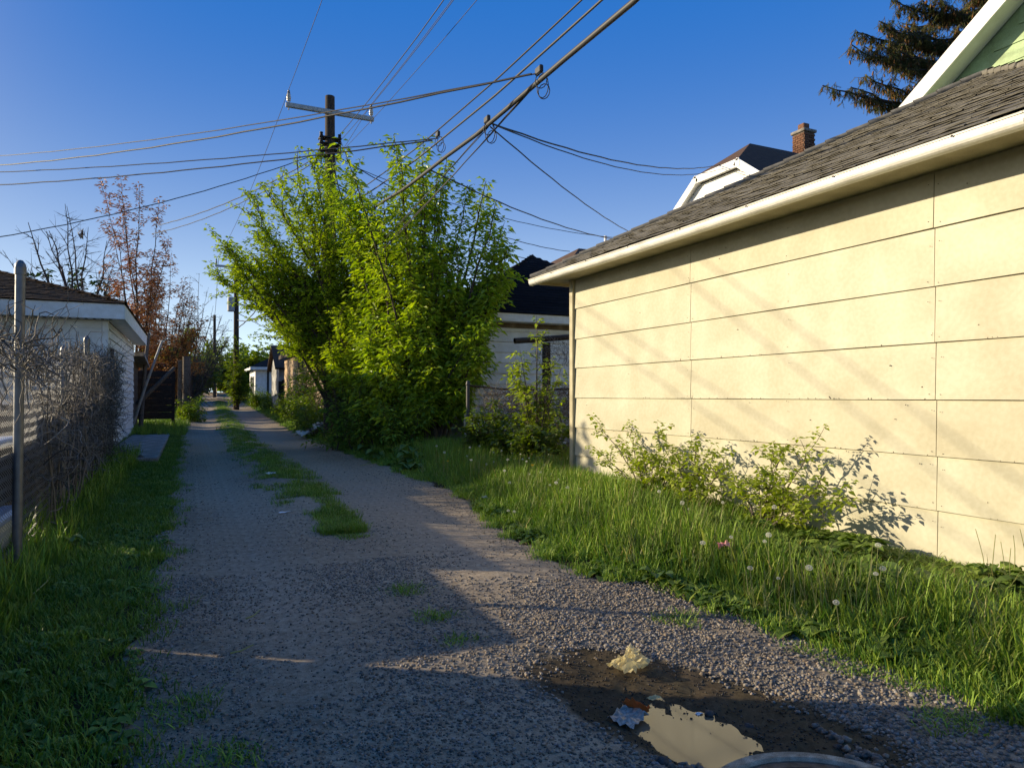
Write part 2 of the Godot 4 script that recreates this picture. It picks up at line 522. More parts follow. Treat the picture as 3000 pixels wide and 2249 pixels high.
func siding(parent: Node3D, a: Vector3, b: Vector3, levels: Array, out: Vector3, mats: Array, joints := [], lap := 0.02, called := "board", gap := 0.006, wob := 0.0) -> void:
	# levels: heights of the joints, rising; joints: shares of the length where boards meet
	var cuts := [0.0] + joints + [1.0]
	for k in levels.size() - 1:
		for j in cuts.size() - 1:
			var len := a.distance_to(b)
			var p := a.lerp(b, cuts[j] + 0.003 / len)
			var q := a.lerp(b, cuts[j + 1] - 0.003 / len)
			var m := board_mesh(p, q, levels[k] + gap, levels[k + 1] + 0.004, out, lap + rf(-0.002, 0.002), 0.006, wob)
			part(parent, called, m, mats[rng.randi() % mats.size()])

func even(lo: float, hi: float, step: float) -> Array:
	var out := []
	var y := lo
	while y < hi - step * 0.3:
		out.append(y)
		y += step
	out.append(hi)
	return out

func shingle_variants() -> Array:
	var out := []
	for q in 5:
		var mb := MB.new()
		var segs := 9
		var low := []
		for k in segs + 1: low.append(Vector2(rf(-0.035, 0.03), rf(0.013, 0.023)))
		for k in segs:
			var u0 := float(k) / segs
			var u1 := float(k + 1) / segs - (0.008 if k % 3 == 2 else 0.0)
			var a := Vector3(u0, low[k].x, low[k].y)
			var b := Vector3(u1, low[k + 1].x, low[k + 1].y)
			var c := Vector3(u1, 1.35, 0.003)
			var d := Vector3(u0, 1.35, 0.003)
			mb.quad(a, b, c, d)
			var a2 := a + Vector3(0, 0, -0.006)
			var b2 := b + Vector3(0, 0, -0.006)
			mb.quad(a2, b2, b, a)
			mb.quad(Vector3(u0, 1.3, -0.001), Vector3(u1, 1.3, -0.001), b2, a2)
		out.append(mb.mesh())
	return out

func shingle_slope(roof: Node3D, e0: Vector3, e1: Vector3, t0: Vector3, t1: Vector3, expo: float, width: float, mats: Array, variants: Array, limit := 300) -> void:
	# e0-e1 the eave seen from outside left to right, t0-t1 the top edge above it
	var u := (e1 - e0).normalized()
	var up := (t0 - e0) - u * (t0 - e0).dot(u)
	var length := up.length()
	var s := up.normalized()
	var nn := u.cross(s).normalized()
	var rows := int(length / expo)
	var made := 0
	for k in rows:
		var f0 := float(k) / rows
		var f1 := float(k + 0.5) / rows
		var l := e0.lerp(t0, f1)
		var r := e1.lerp(t1, f1)
		var base := e0 + s * (length * f0)
		var x0 := (l - base).dot(u)
		var x1 := (r - base).dot(u)
		var x := x0 - width * fmod(k * 0.37 + 0.2, 1.0)
		while x < x1:
			var a := maxf(x, x0)
			var b := minf(x + width, x1)
			if b - a > 0.05 and made < limit:
				var bs := Basis(u * (b - a - 0.004), s * (length / rows), nn)
				part(roof, "shingle", variants[rng.randi() % variants.size()], mats[rng.randi() % mats.size()], Transform3D(bs, base + u * a + nn * (0.004 + rf(0, 0.004)) + s * rf(-0.004, 0.004)))
				made += 1
			x += width

func hip_roof(parent: Node3D, x0: float, x1: float, z0: float, z1: float, ye: float, ra: Vector3, rb: Vector3, m: Material, called := "roof") -> MeshInstance3D:
	# eave rectangle x0..x1, z0 (far) .. z1 (near); ridge from ra (far) to rb (near)
	var mb := MB.new()
	var a := Vector3(x0, ye, z1); var b := Vector3(x1, ye, z1); var c := Vector3(x1, ye, z0); var d := Vector3(x0, ye, z0)
	mb.tri(a, b, rb) if ra.x == rb.x else mb.quad(a, b, rb, ra)
	if ra.x == rb.x:
		mb.tri(c, d, ra)
		mb.quad(d, a, rb, ra)
		mb.quad(b, c, ra, rb)
	else: # ridge runs along x: ra is the low-x end
		mb.quad(c, d, ra, rb)
		mb.tri(d, a, ra)
		mb.tri(b, c, rb)
	mb.quad(d, c, b, a)
	return part(parent, called, mb.mesh(), m)

func ridge_cap(parent: Node3D, p: Vector3, q: Vector3, m: Material) -> void:
	var mb := MB.new()
	var n := int(p.distance_to(q) / 0.25)
	for k in n:
		var a := p.lerp(q, float(k) / n)
		var b := p.lerp(q, float(k + 1.15) / n)
		mb.tube(PackedVector3Array([a + Vector3(0, 0.012 + rf(0, 0.006), 0), b + Vector3(0, rf(0, 0.004), 0)]), 0.05, 0.045, 5)
	part(parent, "ridge_cap", mb.mesh(), m)

# ---------------------------------------------------------------- buildings
func build_beige_garage() -> void:
	var t := thing("beige_garage", Vector3(8.4, 0, -5), "pale yellow painted board garage with white gutter and grey shingle roof", "garage")
	slab(t, "wall", Vector3(4.9, -0.3, -8.49), Vector3(11.9, 2.93, -1.5), M.beige_trim)
	slab(t, "foundation", Vector3(4.893, -0.3, -8.492), Vector3(4.95, 0.05, -1.52), M.concrete)
	var lv := [0.06, 0.467, 0.857, 1.263, 1.677, 2.084, 2.506, 2.914]
	siding(t, Vector3(4.899, 0, -8.41), Vector3(4.899, 0, -1.5), lv, Vector3.LEFT, [M.beige, M.beige_b, M.beige], [0.357, 0.747], 0.024, "board", 0.011, 0.0016)
	# narrow cover strips over the joints and corner boards
	slab(t, "corner_board", Vector3(4.846, 0.05, -8.505), Vector3(4.905, 2.925, -8.415), M.beige_trim, 0.004)
	slab(t, "corner_board", Vector3(4.905, 0.05, -8.515), Vector3(5.0, 2.925, -8.492), M.beige_trim, 0.004)
	slab(t, "soffit", Vector3(4.5, 2.93, -8.86), Vector3(4.91, 2.948, -1.1), M.beige_trim)
	slab(t, "soffit", Vector3(4.91, 2.931, -8.86), Vector3(12.2, 2.947, -8.5), M.beige_trim)
	slab(t, "fascia", Vector3(4.478, 2.9, -8.88), Vector3(4.5, 2.965, -1.08), M.beige_trim, 0.003)
	slab(t, "fascia", Vector3(4.502, 2.9, -8.885), Vector3(12.25, 2.965, -8.862), M.beige_trim, 0.003)
	# paint chips and swollen fibres along the lower edges of the boards
	var mb := MB.new()
	for k in 150:
		var y: float = lv[[1, 2, 3, 3, 3, 4, 2, 1][rng.randi() % 8]]
		var z := rf(-8.3, -2.0)
		var up := rf(0.002, 0.01) * (2.6 if rng.randf() < 0.12 else 1.0)
		var wd := rf(0.0015, 0.007)
		var p := Vector3(4.877, y + 0.012, z)
		var lean := rf(-0.02, 0.02)
		mb.box(p + Vector3(0, up / 2, lean / 2), Vector3(0.006, up, wd), Basis(Vector3.RIGHT, rf(-0.8, 0.8)))
	for k in 26:
		mb.box(Vector3(4.8795, rf(0.3, 2.8), rf(-8.2, -2.2)), Vector3(0.006, rf(0.004, 0.009), rf(0.004, 0.009)), Basis(Vector3.RIGHT, rf(0, 1.5)))
	for z in [-8.3, -7.1, -5.98, -5.9, -4.6, -3.285, -3.205, -2.2]:
		for k in 7:
			for q in 2:
				mb.box(Vector3(4.8775 - 0.004 * (1 - q), lv[k] + 0.05 + 0.27 * q + rf(-0.02, 0.02), z + rf(-0.015, 0.015)), Vector3(0.006, 0.004, 0.004))
	var chips := part(t, "paint_chips", mb.mesh(), M.chip)
	chips.set_meta("kind", "stuff")
	# gutter: a K-shaped section drawn along the eave
	mb = MB.new()
	var prof := [Vector2(4.476, 2.892), Vector2(4.448, 2.892), Vector2(4.43, 2.896), Vector2(4.414, 2.908), Vector2(4.405, 2.926), Vector2(4.402, 2.945), Vector2(4.401, 2.976), Vector2(4.393, 2.980), Vector2(4.391, 2.994), Vector2(4.404, 2.997), Vector2(4.412, 2.985), Vector2(4.476, 2.985)]
	for q in prof.size(): prof[q] = Vector2(prof[q].x, 2.878 + (prof[q].y - 2.892) * 0.82)
	var zz := line_values([[-8.9, -1.06, 0.56]])
	for k in zz.size() - 1:
		var s0 := 0.006 * sin(zz[k] * 1.3)
		var s1 := 0.006 * sin(zz[k + 1] * 1.3)
		for q in prof.size() - 1:
			mb.quad(Vector3(prof[q].x, prof[q].y + s0, zz[k]), Vector3(prof[q].x, prof[q].y + s1, zz[k + 1]), Vector3(prof[q + 1].x, prof[q + 1].y + s1, zz[k + 1]), Vector3(prof[q + 1].x, prof[q + 1].y + s0, zz[k]))
	var cap := []
	for q in prof: cap.append(Vector3(q.x, q.y, -8.9))
	mb.poly(cap)
	var gu := part(t, "gutter", mb.mesh(), M.gutter)
	for z in [-8.72, -5.6, -2.4]:
		mb = MB.new()
		for q in prof.size() - 3: # a joint sleeve round the gutter
			mb.quad(Vector3(prof[q].x - 0.002, prof[q].y - 0.001, z), Vector3(prof[q].x - 0.002, prof[q].y - 0.001, z + 0.012), Vector3(prof[q + 1].x - 0.002, prof[q + 1].y, z + 0.012), Vector3(prof[q + 1].x - 0.002, prof[q + 1].y, z))
		part(gu, "seam", mb.mesh(), M.gutter)
	for z in [-8.2, -7.3, -6.4, -5.5, -4.6, -3.7, -2.8]:
		mb = MB.new()
		mb.lathe(Vector3(4.393, 2.954, z), [Vector2(0, 0.008), Vector2(0.006, 0.006), Vector2(0.008, 0)], 8, Basis(Vector3.BACK, PI / 2))
		part(gu, "nail_head", mb.mesh(), M.iron)
	var apex := Vector3(8.38, 5.03, -4.95)
	var roof := hip_roof(t, 4.43, 12.33, -8.9, -1.0, 2.965, apex + Vector3(0, 0, -0.03), apex + Vector3(0, 0, 0.03), M.roof_grey)
	shingle_slope(roof, Vector3(4.41, 2.965, -8.9), Vector3(4.41, 2.965, -1.0), apex, apex, 0.143, 0.92, M.shingle_grey, shingle_variants())
	ridge_cap(roof, Vector3(4.43, 2.975, -8.88), apex + Vector3(0, 0.02, 0), M.shingle_grey[1])
	ridge_cap(roof, Vector3(4.43, 2.975, -1.02), apex + Vector3(0, 0.02, 0), M.shingle_grey[2])

func build_mid_garage() -> void:
	var t := thing("white_garage", Vector3(8.6, 0, -17.4), "white board garage with black hip roof behind the leafy tree", "garage")
	slab(t, "wall", Vector3(5.58, -0.3, -20.4), Vector3(11.6, 2.98, -14.51), M.white_b)
	siding(t, Vector3(5.65, 0, -14.508), Vector3(11.6, 0, -14.508), even(0.1, 2.86, 0.243), Vector3.BACK, [M.white, M.white_b, M.white], [0.62], 0.03, "board", 0.016)
	siding(t, Vector3(5.578, 0, -20.4), Vector3(5.578, 0, -14.52), even(0.1, 2.86, 0.243), Vector3.LEFT, [M.white, M.white_b], [], 0.03, "board", 0.016)
	slab(t, "corner_board", Vector3(5.555, 0, -14.52), Vector3(5.645, 2.97, -14.484), M.white, 0.004)
	slab(t, "frieze_board", Vector3(5.66, 2.87, -14.505), Vector3(11.6, 2.975, -14.487), M.tan_strip)
	slab(t, "soffit", Vector3(5.27, 2.98, -20.6), Vector3(12.1, 2.998, -14.2), M.white_b)
	slab(t, "fascia", Vector3(5.25, 2.985, -14.2), Vector3(12.15, 3.17, -14.175), M.white, 0.004)
	slab(t, "fascia", Vector3(5.225, 2.985, -20.6), Vector3(5.25, 3.17, -14.18), M.white, 0.004)
	var apex := Vector3(8.72, 5.23, -17.4)
	var roof := hip_roof(t, 5.21, 12.2, -20.65, -14.15, 3.17, apex + Vector3(0, 0, -0.03), apex + Vector3(0, 0, 0.03), M.roof_black)
	shingle_slope(roof, Vector3(5.21, 3.17, -14.14), Vector3(12.2, 3.17, -14.14), apex, apex, 0.16, 0.95, M.shingle_black, shingle_variants(), 150)
	ridge_cap(roof, Vector3(5.22, 3.18, -14.16), apex, M.shingle_black[2])

func build_left_garage() -> void:
	var t := thing("white_vinyl_garage", Vector3(-4.8, 0, -21.3), "white vinyl sided garage with brown shingle roof behind the vine covered fence", "garage")
	slab(t, "wall", Vector3(-8.2, -0.3, -25.3), Vector3(-1.64, 2.95, -17.42), M.white_b)
	siding(t, Vector3(-8.2, 0, -17.418), Vector3(-1.73, 0, -17.418), even(0.1, 2.94, 0.19), Vector3.BACK, [M.white, M.white_b], [], 0.016, "siding_board", 0.006)
	siding(t, Vector3(-1.638, 0, -17.5), Vector3(-1.638, 0, -25.3), even(0.1, 2.94, 0.19), Vector3.RIGHT, [M.white, M.white_b], [], 0.03, "siding_board", 0.012, 0.009)
	slab(t, "corner_board", Vector3(-1.725, 0.05, -17.50), Vector3(-1.605, 2.94, -17.385), M.white, 0.006)
	slab(t, "soffit", Vector3(-8.5, 2.95, -17.4), Vector3(-1.3, 2.97, -17.07), M.white)
	slab(t, "soffit", Vector3(-1.62, 2.951, -25.65), Vector3(-1.3, 2.971, -17.4), M.white)
	slab(t, "fascia", Vector3(-8.6, 2.95, -17.07), Vector3(-1.27, 3.27, -17.045), M.white, 0.004)
	slab(t, "fascia", Vector3(-1.298, 2.952, -25.68), Vector3(-1.272, 3.27, -17.072), M.white, 0.004)
	var mb := MB.new()
	for k in 46: # the vents of the soffit seen as a dark rhythm under the fascia
		mb.box(Vector3(-8.3 + k * 0.15, 2.947, -17.2), Vector3(0.05, 0.004, 0.2))
	part(t, "soffit_vents", mb.mesh(), M.chip)
	var roof := hip_roof(t, -8.62, -1.24, -25.7, -17.02, 3.27, Vector3(-4.93, 4.47, -22.0), Vector3(-4.93, 4.47, -20.7), M.roof_brown)
	shingle_slope(roof, Vector3(-8.62, 3.275, -17.02), Vector3(-1.24, 3.275, -17.02), Vector3(-4.94, 4.47, -20.7), Vector3(-4.92, 4.47, -20.7), 0.15, 0.92, M.shingle_brown, shingle_variants(), 170)
	shingle_slope(roof, Vector3(-1.24, 3.275, -17.02), Vector3(-1.24, 3.275, -25.7), Vector3(-4.93, 4.47, -20.7), Vector3(-4.93, 4.47, -22.0), 0.3, 1.4, M.shingle_brown, shingle_variants(), 80)
	ridge_cap(roof, Vector3(-1.25, 3.28, -17.03), Vector3(-4.93, 4.48, -20.7), M.shingle_brown[1])
	mb = MB.new()
	mb.cbox(Vector3(-1.07, 0.03, -20.3), Vector3(1.06, 0.16, 10.3), 0.02)
	structure("concrete_apron", mb.mesh(), M.concrete)

func build_far_left() -> void:
	var t := thing("low_shed", Vector3(-3.3, 0, -28), "low brown shed with pale sagging roof edge beyond the white vinyl garage", "shed")
	slab(t, "wall", Vector3(-5.2, 0, -29.2), Vector3(-1.75, 2.45, -26.0), M.wood)
	var mb := MB.new()
	mb.hexa([Vector3(-5.5, 2.5, -25.85), Vector3(-1.35, 2.62, -25.85), Vector3(-1.35, 2.35, -29.4), Vector3(-5.5, 2.35, -29.4), Vector3(-5.5, 2.62, -25.85), Vector3(-1.35, 2.74, -25.85), Vector3(-1.35, 2.43, -29.4), Vector3(-5.5, 2.43, -29.4)])
	part(t, "roof", mb.mesh(), M.concrete)
	for y in even(0.1, 2.4, 0.22).slice(0, -1):
		slab(t, "board", Vector3(-1.75, y + 0.01, -29.2), Vector3(-1.73, y + 0.215, -26.0), M.wood)
	t = thing("dark_board_gate", Vector3(-1.15, 0, -29.8), "black painted horizontal board gate closing a yard on the shaded verge", "gate")
	for k in 7:
		slab(t, "board", Vector3(-1.85, 0.42 + k * 0.265, -29.86), Vector3(-0.55 + 0.01 * (k % 2), 0.42 + k * 0.265 + 0.255, -29.82 + 0.006 * (k % 3)), M.wood_dark, 0.006)
	slab(t, "post", Vector3(-0.62, 0.1, -29.93), Vector3(-0.5, 2.25, -29.87), M.wood_dark, 0.005)
	slab(t, "post", Vector3(-1.95, 0.1, -29.95), Vector3(-1.83, 2.3, -29.87), M.wood_dark, 0.005)
	t = thing("wooden_post", Vector3(-0.37, 0.2, -33.2), "weathered square wooden post standing past the black board gate", "post")
	slab(t, "shaft", Vector3(-0.45, 0.1, -33.3), Vector3(-0.3, 2.8, -33.15), M.wood, 0.01)
	slab(t, "cap", Vector3(-0.47, 2.8, -33.32), Vector3(-0.28, 2.84, -33.13), M.wood_pale, 0.006)
	t = thing("grey_trunk_post", Vector3(-0.1, 0.3, -35), "thick grey post wrapped in dry stems behind the wooden post", "post")
	mb = MB.new()
	mb.tube(PackedVector3Array([Vector3(-0.12, 0.1, -35), Vector3(-0.1, 1.6, -35), Vector3(-0.12, 3.1, -35)]), 0.2, 0.17, 10)
	part(t, "shaft", mb.mesh(), M.bark_grey)
	mb = MB.new()
	for k in 30:
		var y := rf(0.3, 1.8)
		var an := rf(0, TAU)
		mb.tube(PackedVector3Array([Vector3(-0.12 + cos(an) * 0.2, y, -35 + sin(an) * 0.2), Vector3(-0.12 + cos(an + 0.6) * 0.26, y + 0.3, -35 + sin(an + 0.6) * 0.26), Vector3(-0.12 + cos(an + 1.1) * 0.24, y + rf(0.4, 0.7), -35 + sin(an + 1.1) * 0.24)]), 0.02, 0.008, 4)
	part(t, "dry_stems", mb.mesh(), M.bark)
	t = thing("dark_garage", Vector3(-4.5, 0.5, -45), "dark grey garage in shade under the bare trees far along the alley", "garage")
	slab(t, "wall", Vector3(-7.5, 0, -48), Vector3(-1.6, 3.0, -41.5), M.wood_dark)
	hip_roof(t, -7.9, -1.2, -48.4, -41.1, 3.0, Vector3(-4.5, 4.3, -45.5), Vector3(-4.5, 4.3, -44), M.roof_black)
	slab(t, "fascia", Vector3(-7.9, 2.85, -41.1), Vector3(-1.2, 3.02, -41.07), M.white_dirty)
	t = thing("dim_garage", Vector3(-4.0, 1.0, -62), "brown garage farthest along the shaded left row of the alley", "garage")
	slab(t, "wall", Vector3(-7, 0, -66), Vector3(-1.0, 3.3, -58), M.wood)
	hip_roof(t, -7.4, -0.7, -66.4, -57.6, 3.3, Vector3(-4, 4.6, -62.5), Vector3(-4, 4.6, -61), M.roof_brown)

func board_fence(called: String, label: String, a: Vector3, b: Vector3, h: float, w: float, mats: Array, group := "") -> void:
	var t := thing(called, Vector3(a.x, gh(a.x, a.z), a.z), label, "fence", group)
	var dir := (b - a).normalized()
	var n := int(a.distance_to(b) / w)
	var mb := MB.new()
	mb.cbox(Vector3.ZERO, Vector3(w - 0.002, h, 0.02), 0.002)
	var bm := mb.mesh()
	var bs := Basis(dir, Vector3.UP, dir.cross(Vector3.UP))
	for k in n:
		var p := a + dir * (w * (k + 0.5))
		p.y = gh(p.x, p.z) + h / 2 - 0.03 + rf(-0.03, 0.03)
		part(t, "board", bm, mats[rng.randi() % mats.size()], Transform3D(bs * Basis(Vector3.BACK, rf(-0.012, 0.012)), p))
	for y in [0.4, h - 0.4]:
		mb = MB.new()
		var m0 := a + Vector3(0, gh(a.x, a.z) + y, 0) + bs.z * 0.035
		var m1 := b + Vector3(0, gh(b.x, b.z) + y, 0) + bs.z * 0.035
		mb.tube(PackedVector3Array([m0, m1]), 0.03, 0.03, 4)
		part(t, "rail", mb.mesh(), mats[0])

func build_far_right() -> void:
	var t := thing("yellow_garage", Vector3(6.5, 0.2, -35), "sunlit tan lap sided garage with brown flat roof edge past the tree", "garage")
	slab(t, "wall", Vector3(4.42, 0, -37.1), Vector3(9, 3.16, -33.0), M.wood)
	siding(t, Vector3(4.418, 0, -37.1), Vector3(4.418, 0, -33.0), even(0.3, 3.12, 0.2), Vector3.LEFT, [M.yellow], [], 0.016, "siding_board", 0.008)
	slab(t, "corner_board", Vector3(4.38, 0.2, -33.02), Vector3(4.5, 3.14, -32.97), M.yellow, 0.004)
	slab(t, "fascia", Vector3(4.15, 3.16, -37.3), Vector3(4.19, 3.36, -32.75), M.wood, 0.006)
	slab(t, "fascia", Vector3(4.19, 3.16, -32.79), Vector3(9.2, 3.36, -32.75), M.wood, 0.006)
	var mb := MB.new()
	mb.hexa([Vector3(4.2, 3.3, -32.8), Vector3(9.2, 3.6, -32.8), Vector3(9.2, 3.6, -37.3), Vector3(4.2, 3.3, -37.3), Vector3(4.2, 3.38, -32.8), Vector3(9.2, 3.68, -32.8), Vector3(9.2, 3.68, -37.3), Vector3(4.2, 3.38, -37.3)])
	part(t, "roof", mb.mesh(), M.roof_brown)
	board_fence("weathered_fence", "weathered grey brown upright board fence running to the tan garage", Vector3(4.45, 0, -32.9), Vector3(4.4, 0, -22.5), 2.2, 0.15, [M.wood, M.wood_pale, M.wood])
	t = thing("gable_garage", Vector3(7, 0.4, -40.6), "dirty white garage with brown gable roof between tan and white garages", "garage")
	slab(t, "wall", Vector3(4.32, 0, -42.4), Vector3(10, 2.9, -38.7), M.white_dirty)
	siding(t, Vector3(4.35, 0, -38.698), Vector3(10, 0, -38.698), even(0.4, 2.88, 0.25), Vector3.BACK, [M.white_dirty], [], 0.016, "siding_board", 0.006)
	mb = MB.new()
	mb.tri(Vector3(4.31, 2.9, -42.4), Vector3(4.31, 2.9, -38.7), Vector3(4.31, 4.05, -40.55))
	part(t, "gable_wall", mb.mesh(), M.white_dirty)
	mb = MB.new()
	for s in [-1, 1]:
		var e := Vector3(4.1, 2.8, -40.55 + s * 2.15)
		var r := Vector3(4.1, 4.12, -40.55)
		var l := Vector3(6.2, 0, 0)
		mb.oquad(e, e + l, r + l, r, Vector3(7, 2, -40.55))
		mb.oquad(e + Vector3(0, -0.1, 0), e + l + Vector3(0, -0.1, 0), r + l + Vector3(0, -0.1, 0), r + Vector3(0, -0.1, 0), Vector3(7, 9, -40.55))
		mb.quad(e + Vector3(0, -0.1, 0), r + Vector3(0, -0.1, 0), r, e)
	part(t, "roof", mb.mesh(), M.roof_brown)
	board_fence("dark_fence", "dark stained board fence across the front of the dirty white garage", Vector3(4.25, 0, -38.3), Vector3(7.6, 0, -38.2), 1.75, 0.2, [M.wood_dark])
	t = thing("small_white_garage", Vector3(7, 0.6, -54), "small white garage with dark hip roof and pale eave, far along the alley", "garage")
	slab(t, "wall", Vector3(4.22, 0, -57), Vector3(9.5, 3.2, -52), M.white)
	siding(t, Vector3(4.3, 0, -51.998), Vector3(9.5, 0, -51.998), even(0.6, 3.18, 0.3), Vector3.BACK, [M.white], [], 0.016, "siding_board", 0.01)
	slab(t, "door", Vector3(4.2, 0.6, -56.2), Vector3(4.235, 2.7, -52.8), M.black)
	slab(t, "corner_board", Vector3(5.0, 0.5, -51.98), Vector3(5.14, 3.2, -51.95), M.black)
	slab(t, "fascia", Vector3(3.85, 3.14, -57.3), Vector3(3.9, 3.34, -51.6), M.white, 0.005)
	slab(t, "fascia", Vector3(3.9, 3.14, -51.64), Vector3(9.8, 3.34, -51.6), M.white, 0.005)
	hip_roof(t, 3.85, 9.9, -57.3, -51.6, 3.34, Vector3(6.9, 4.9, -54.5), Vector3(6.9, 4.9, -54.4), M.roof_black)
	t = thing("grey_shed", Vector3(4.6, 1.2, -84), "blue grey shed roof beyond the orange fence", "shed")
	slab(t, "wall", Vector3(4.4, 0.8, -88), Vector3(7, 3.0, -82), M.white_dirty)
	hip_roof(t, 4.0, 7.4, -88.3, -81.7, 3.0, Vector3(5.7, 4.6, -85.5), Vector3(5.7, 4.6, -84), mat(lin(0.14, 0.16, 0.2), 0.8))
	board_fence("orange_fence", "reddish orange board fence lit by the sun at the far bend", Vector3(3.9, 0, -72), Vector3(3.35, 0, -58.5), 2.0, 0.5, [M.wood_orange])
	board_fence("pale_fence", "pale plank fence at the farthest visible stretch of alley", Vector3(3.2, 0, -104), Vector3(3.0, 0, -90), 1.9, 0.5, [M.wood_pale])

func build_houses() -> void:
	# white house with a clipped gable towards the alley
	var t := thing("clipped_gable_house", Vector3(19, 0, -16.7), "white house with clipped gable, brown roof and brick chimney behind the pale garage", "house")
	slab(t, "wall", Vector3(14.9, 0, -20.4), Vector3(26, 6.2, -13.0), M.white)
	var mb := MB.new()
	mb.poly([Vector3(14.88, 6.0, -20.2), Vector3(14.88, 6.0, -13.2), Vector3(14.88, 8.1, -15.75), Vector3(14.88, 8.1, -17.6)])
	part(t, "gable_wall", mb.mesh(), M.white)
	for k in 8:
		var y := 6.1 + k * 0.25
		var hw := lerpf(3.4, 0.95, (y - 6.0) / 2.1)
		siding(t, Vector3(14.879, 0, -16.68 - hw), Vector3(14.879, 0, -16.68 + hw), [y, y + 0.25], Vector3.LEFT, [M.white], [], 0.014, "board", 0.006)
	var a0 := Vector3(14.7, 6.35, -20.35); var a1 := Vector3(14.7, 8.35, -17.65); var a2 := Vector3(14.7, 8.35, -15.7); var a3 := Vector3(14.7, 6.35, -13.0)
	var ap := Vector3(16.1, 9.32, -16.68)
	var back := Vector3(11, 0, 0)
	mb = MB.new()
	var far := Vector3(26, 9.32, -16.68)
	mb.oquad(a0, a1, ap, a0 + back, Vector3(18, 5, -16.7))
	mb.oquad(ap, far, a0 + back, ap, Vector3(18, 5, -16.7))
	mb.oquad(a1, a2, ap, ap, Vector3(18, 5, -16.7))
	mb.oquad(a3 + back, a3, a2, ap, Vector3(18, 5, -16.7))
	mb.oquad(ap, far, a3 + back, ap, Vector3(18, 5, -16.7))
	part(t, "roof", mb.mesh(), M.roof_brown)
	for e in [[a0, a1], [a1, a2], [a2, a3]]:
		mb = MB.new()
		var d: Vector3 = (e[1] - e[0])
		var dn := d.normalized()
		var up := Vector3.LEFT.cross(dn)
		if up.y < 0: up = -up
		mb.cbox((e[0] + e[1]) / 2 - up * 0.13 + Vector3(-0.01, 0, 0), Vector3(d.length() + 0.1, 0.24, 0.05), 0.006, Basis(dn, up, dn.cross(up)))
		part(t, "barge_board", mb.mesh(), M.white)
		mb = MB.new()
		mb.cbox((e[0] + e[1]) / 2 - up * 0.2 + Vector3(0.08, 0, 0), Vector3(d.length() + 0.12, 0.03, 0.16), 0.004, Basis(dn, up, dn.cross(up)))
		part(t, "soffit", mb.mesh(), M.white_b)
	for e in [a1, a2]:
		mb = MB.new()
		mb.cbox(e + Vector3(0.1, -0.17, 0), Vector3(0.3, 0.2, 0.2), 0.01)
		part(t, "corner_block", mb.mesh(), M.white)
	for k in 5:
		slab(t, "vent_slat", Vector3(14.83, 7.25 + k * 0.06, -16.5), Vector3(14.86, 7.285 + k * 0.06, -16.2), M.white_b)
	# chimney, brick by brick on the sides one sees
	var ch := Vector3(18.8, 0, -17.0)
	slab(t, "chimney", ch + Vector3(-0.235, 7.5, -0.235), ch + Vector3(0.235, 10.15, 0.235), M.mortar)
	var chimney: MeshInstance3D = t.get_child(t.get_child_count() - 1)
	mb = MB.new()
	mb.cbox(Vector3.ZERO, Vector3(0.215, 0.066, 0.03), 0.005)
	var bm := mb.mesh()
	for k in 22:
		var y := 8.45 + k * 0.077
		for q in 3:
			var off := -0.24 + q * 0.225 + (0.0 if k % 2 == 0 else -0.1)
			var lo := maxf(off, -0.25)
			var hi := minf(off + 0.215, 0.25)
			if hi - lo < 0.05: continue
			var sc := (hi - lo) / 0.215
			var bt: Material = M.brick[rng.randi() % 4]
			part(chimney, "brick", bm, bt, Transform3D(Basis().scaled(Vector3(sc, 1, 1)), ch + Vector3((lo + hi) / 2, y, 0.24 + rf(0, 0.006))))
			part(chimney, "brick", bm, M.brick[rng.randi() % 4], Transform3D(Basis(Vector3.UP, PI / 2) * Basis().scaled(Vector3(sc, 1, 1)), ch + Vector3(-0.24 - rf(0, 0.006), y, (lo + hi) / 2)))
	mb = MB.new()
	mb.cbox(ch + Vector3(0, 10.2, 0), Vector3(0.6, 0.1, 0.6), 0.02)
	part(chimney, "cap", mb.mesh(), M.concrete)
	mb = MB.new()
	mb.cbox(ch + Vector3(0, 10.37, 0), Vector3(0.27, 0.24, 0.27), 0.02)
	part(chimney, "flue", mb.mesh(), M.brick[3])
	# pale green house
	t = thing("green_house", Vector3(16, 0, -4.5), "pale green sided house gable with white rake board above the garage roof", "house")
	var gx := 12.25
	var slope := 0.72
	var zr := -3.4
	var yr := 6.7 + (8.2 + zr) * slope
	slab(t, "wall", Vector3(gx + 0.02, 0, -9.6), Vector3(20, 5.6, 2.8), M.green)
	mb = MB.new()
	mb.tri(Vector3(gx + 0.02, 5.55, -9.7), Vector3(gx + 0.02, 5.55, 2.9), Vector3(gx + 0.02, yr - 0.1, zr))
	part(t, "gable_wall", mb.mesh(), M.green)
	for k in 14:
		var y := 5.4 + k * 0.28
		var hw := (yr - 0.14 - y - 0.28) / slope
		if hw < 0.2: break
		siding(t, Vector3(gx + 0.018, 0, zr - hw), Vector3(gx + 0.018, 0, zr + hw), [y, y + 0.28], Vector3.LEFT, [M.green], [], 0.02, "siding_board", 0.012)
	var ex := gx - 0.42
	for s in [-1, 1]:
		var e := Vector3(ex, yr - 7.0 * slope, zr + s * 7.0)
		var r := Vector3(ex, yr, zr)
		var l := Vector3(8.6, 0, 0)
		mb = MB.new()
		mb.oquad(e + Vector3(0, 0.16, 0), e + l + Vector3(0, 0.16, 0), r + l + Vector3(0, 0.16, 0), r + Vector3(0, 0.16, 0), Vector3(16, 2, zr))
		mb.oquad(e, e + l, r + l, r, Vector3(16, 20, zr))
		mb.oquad(e, r, r + Vector3(0, 0.16, 0), e + Vector3(0, 0.16, 0), r + Vector3(3, 0, 0))
		part(t, "roof", mb.mesh(), M.roof_black)
		mb = MB.new()
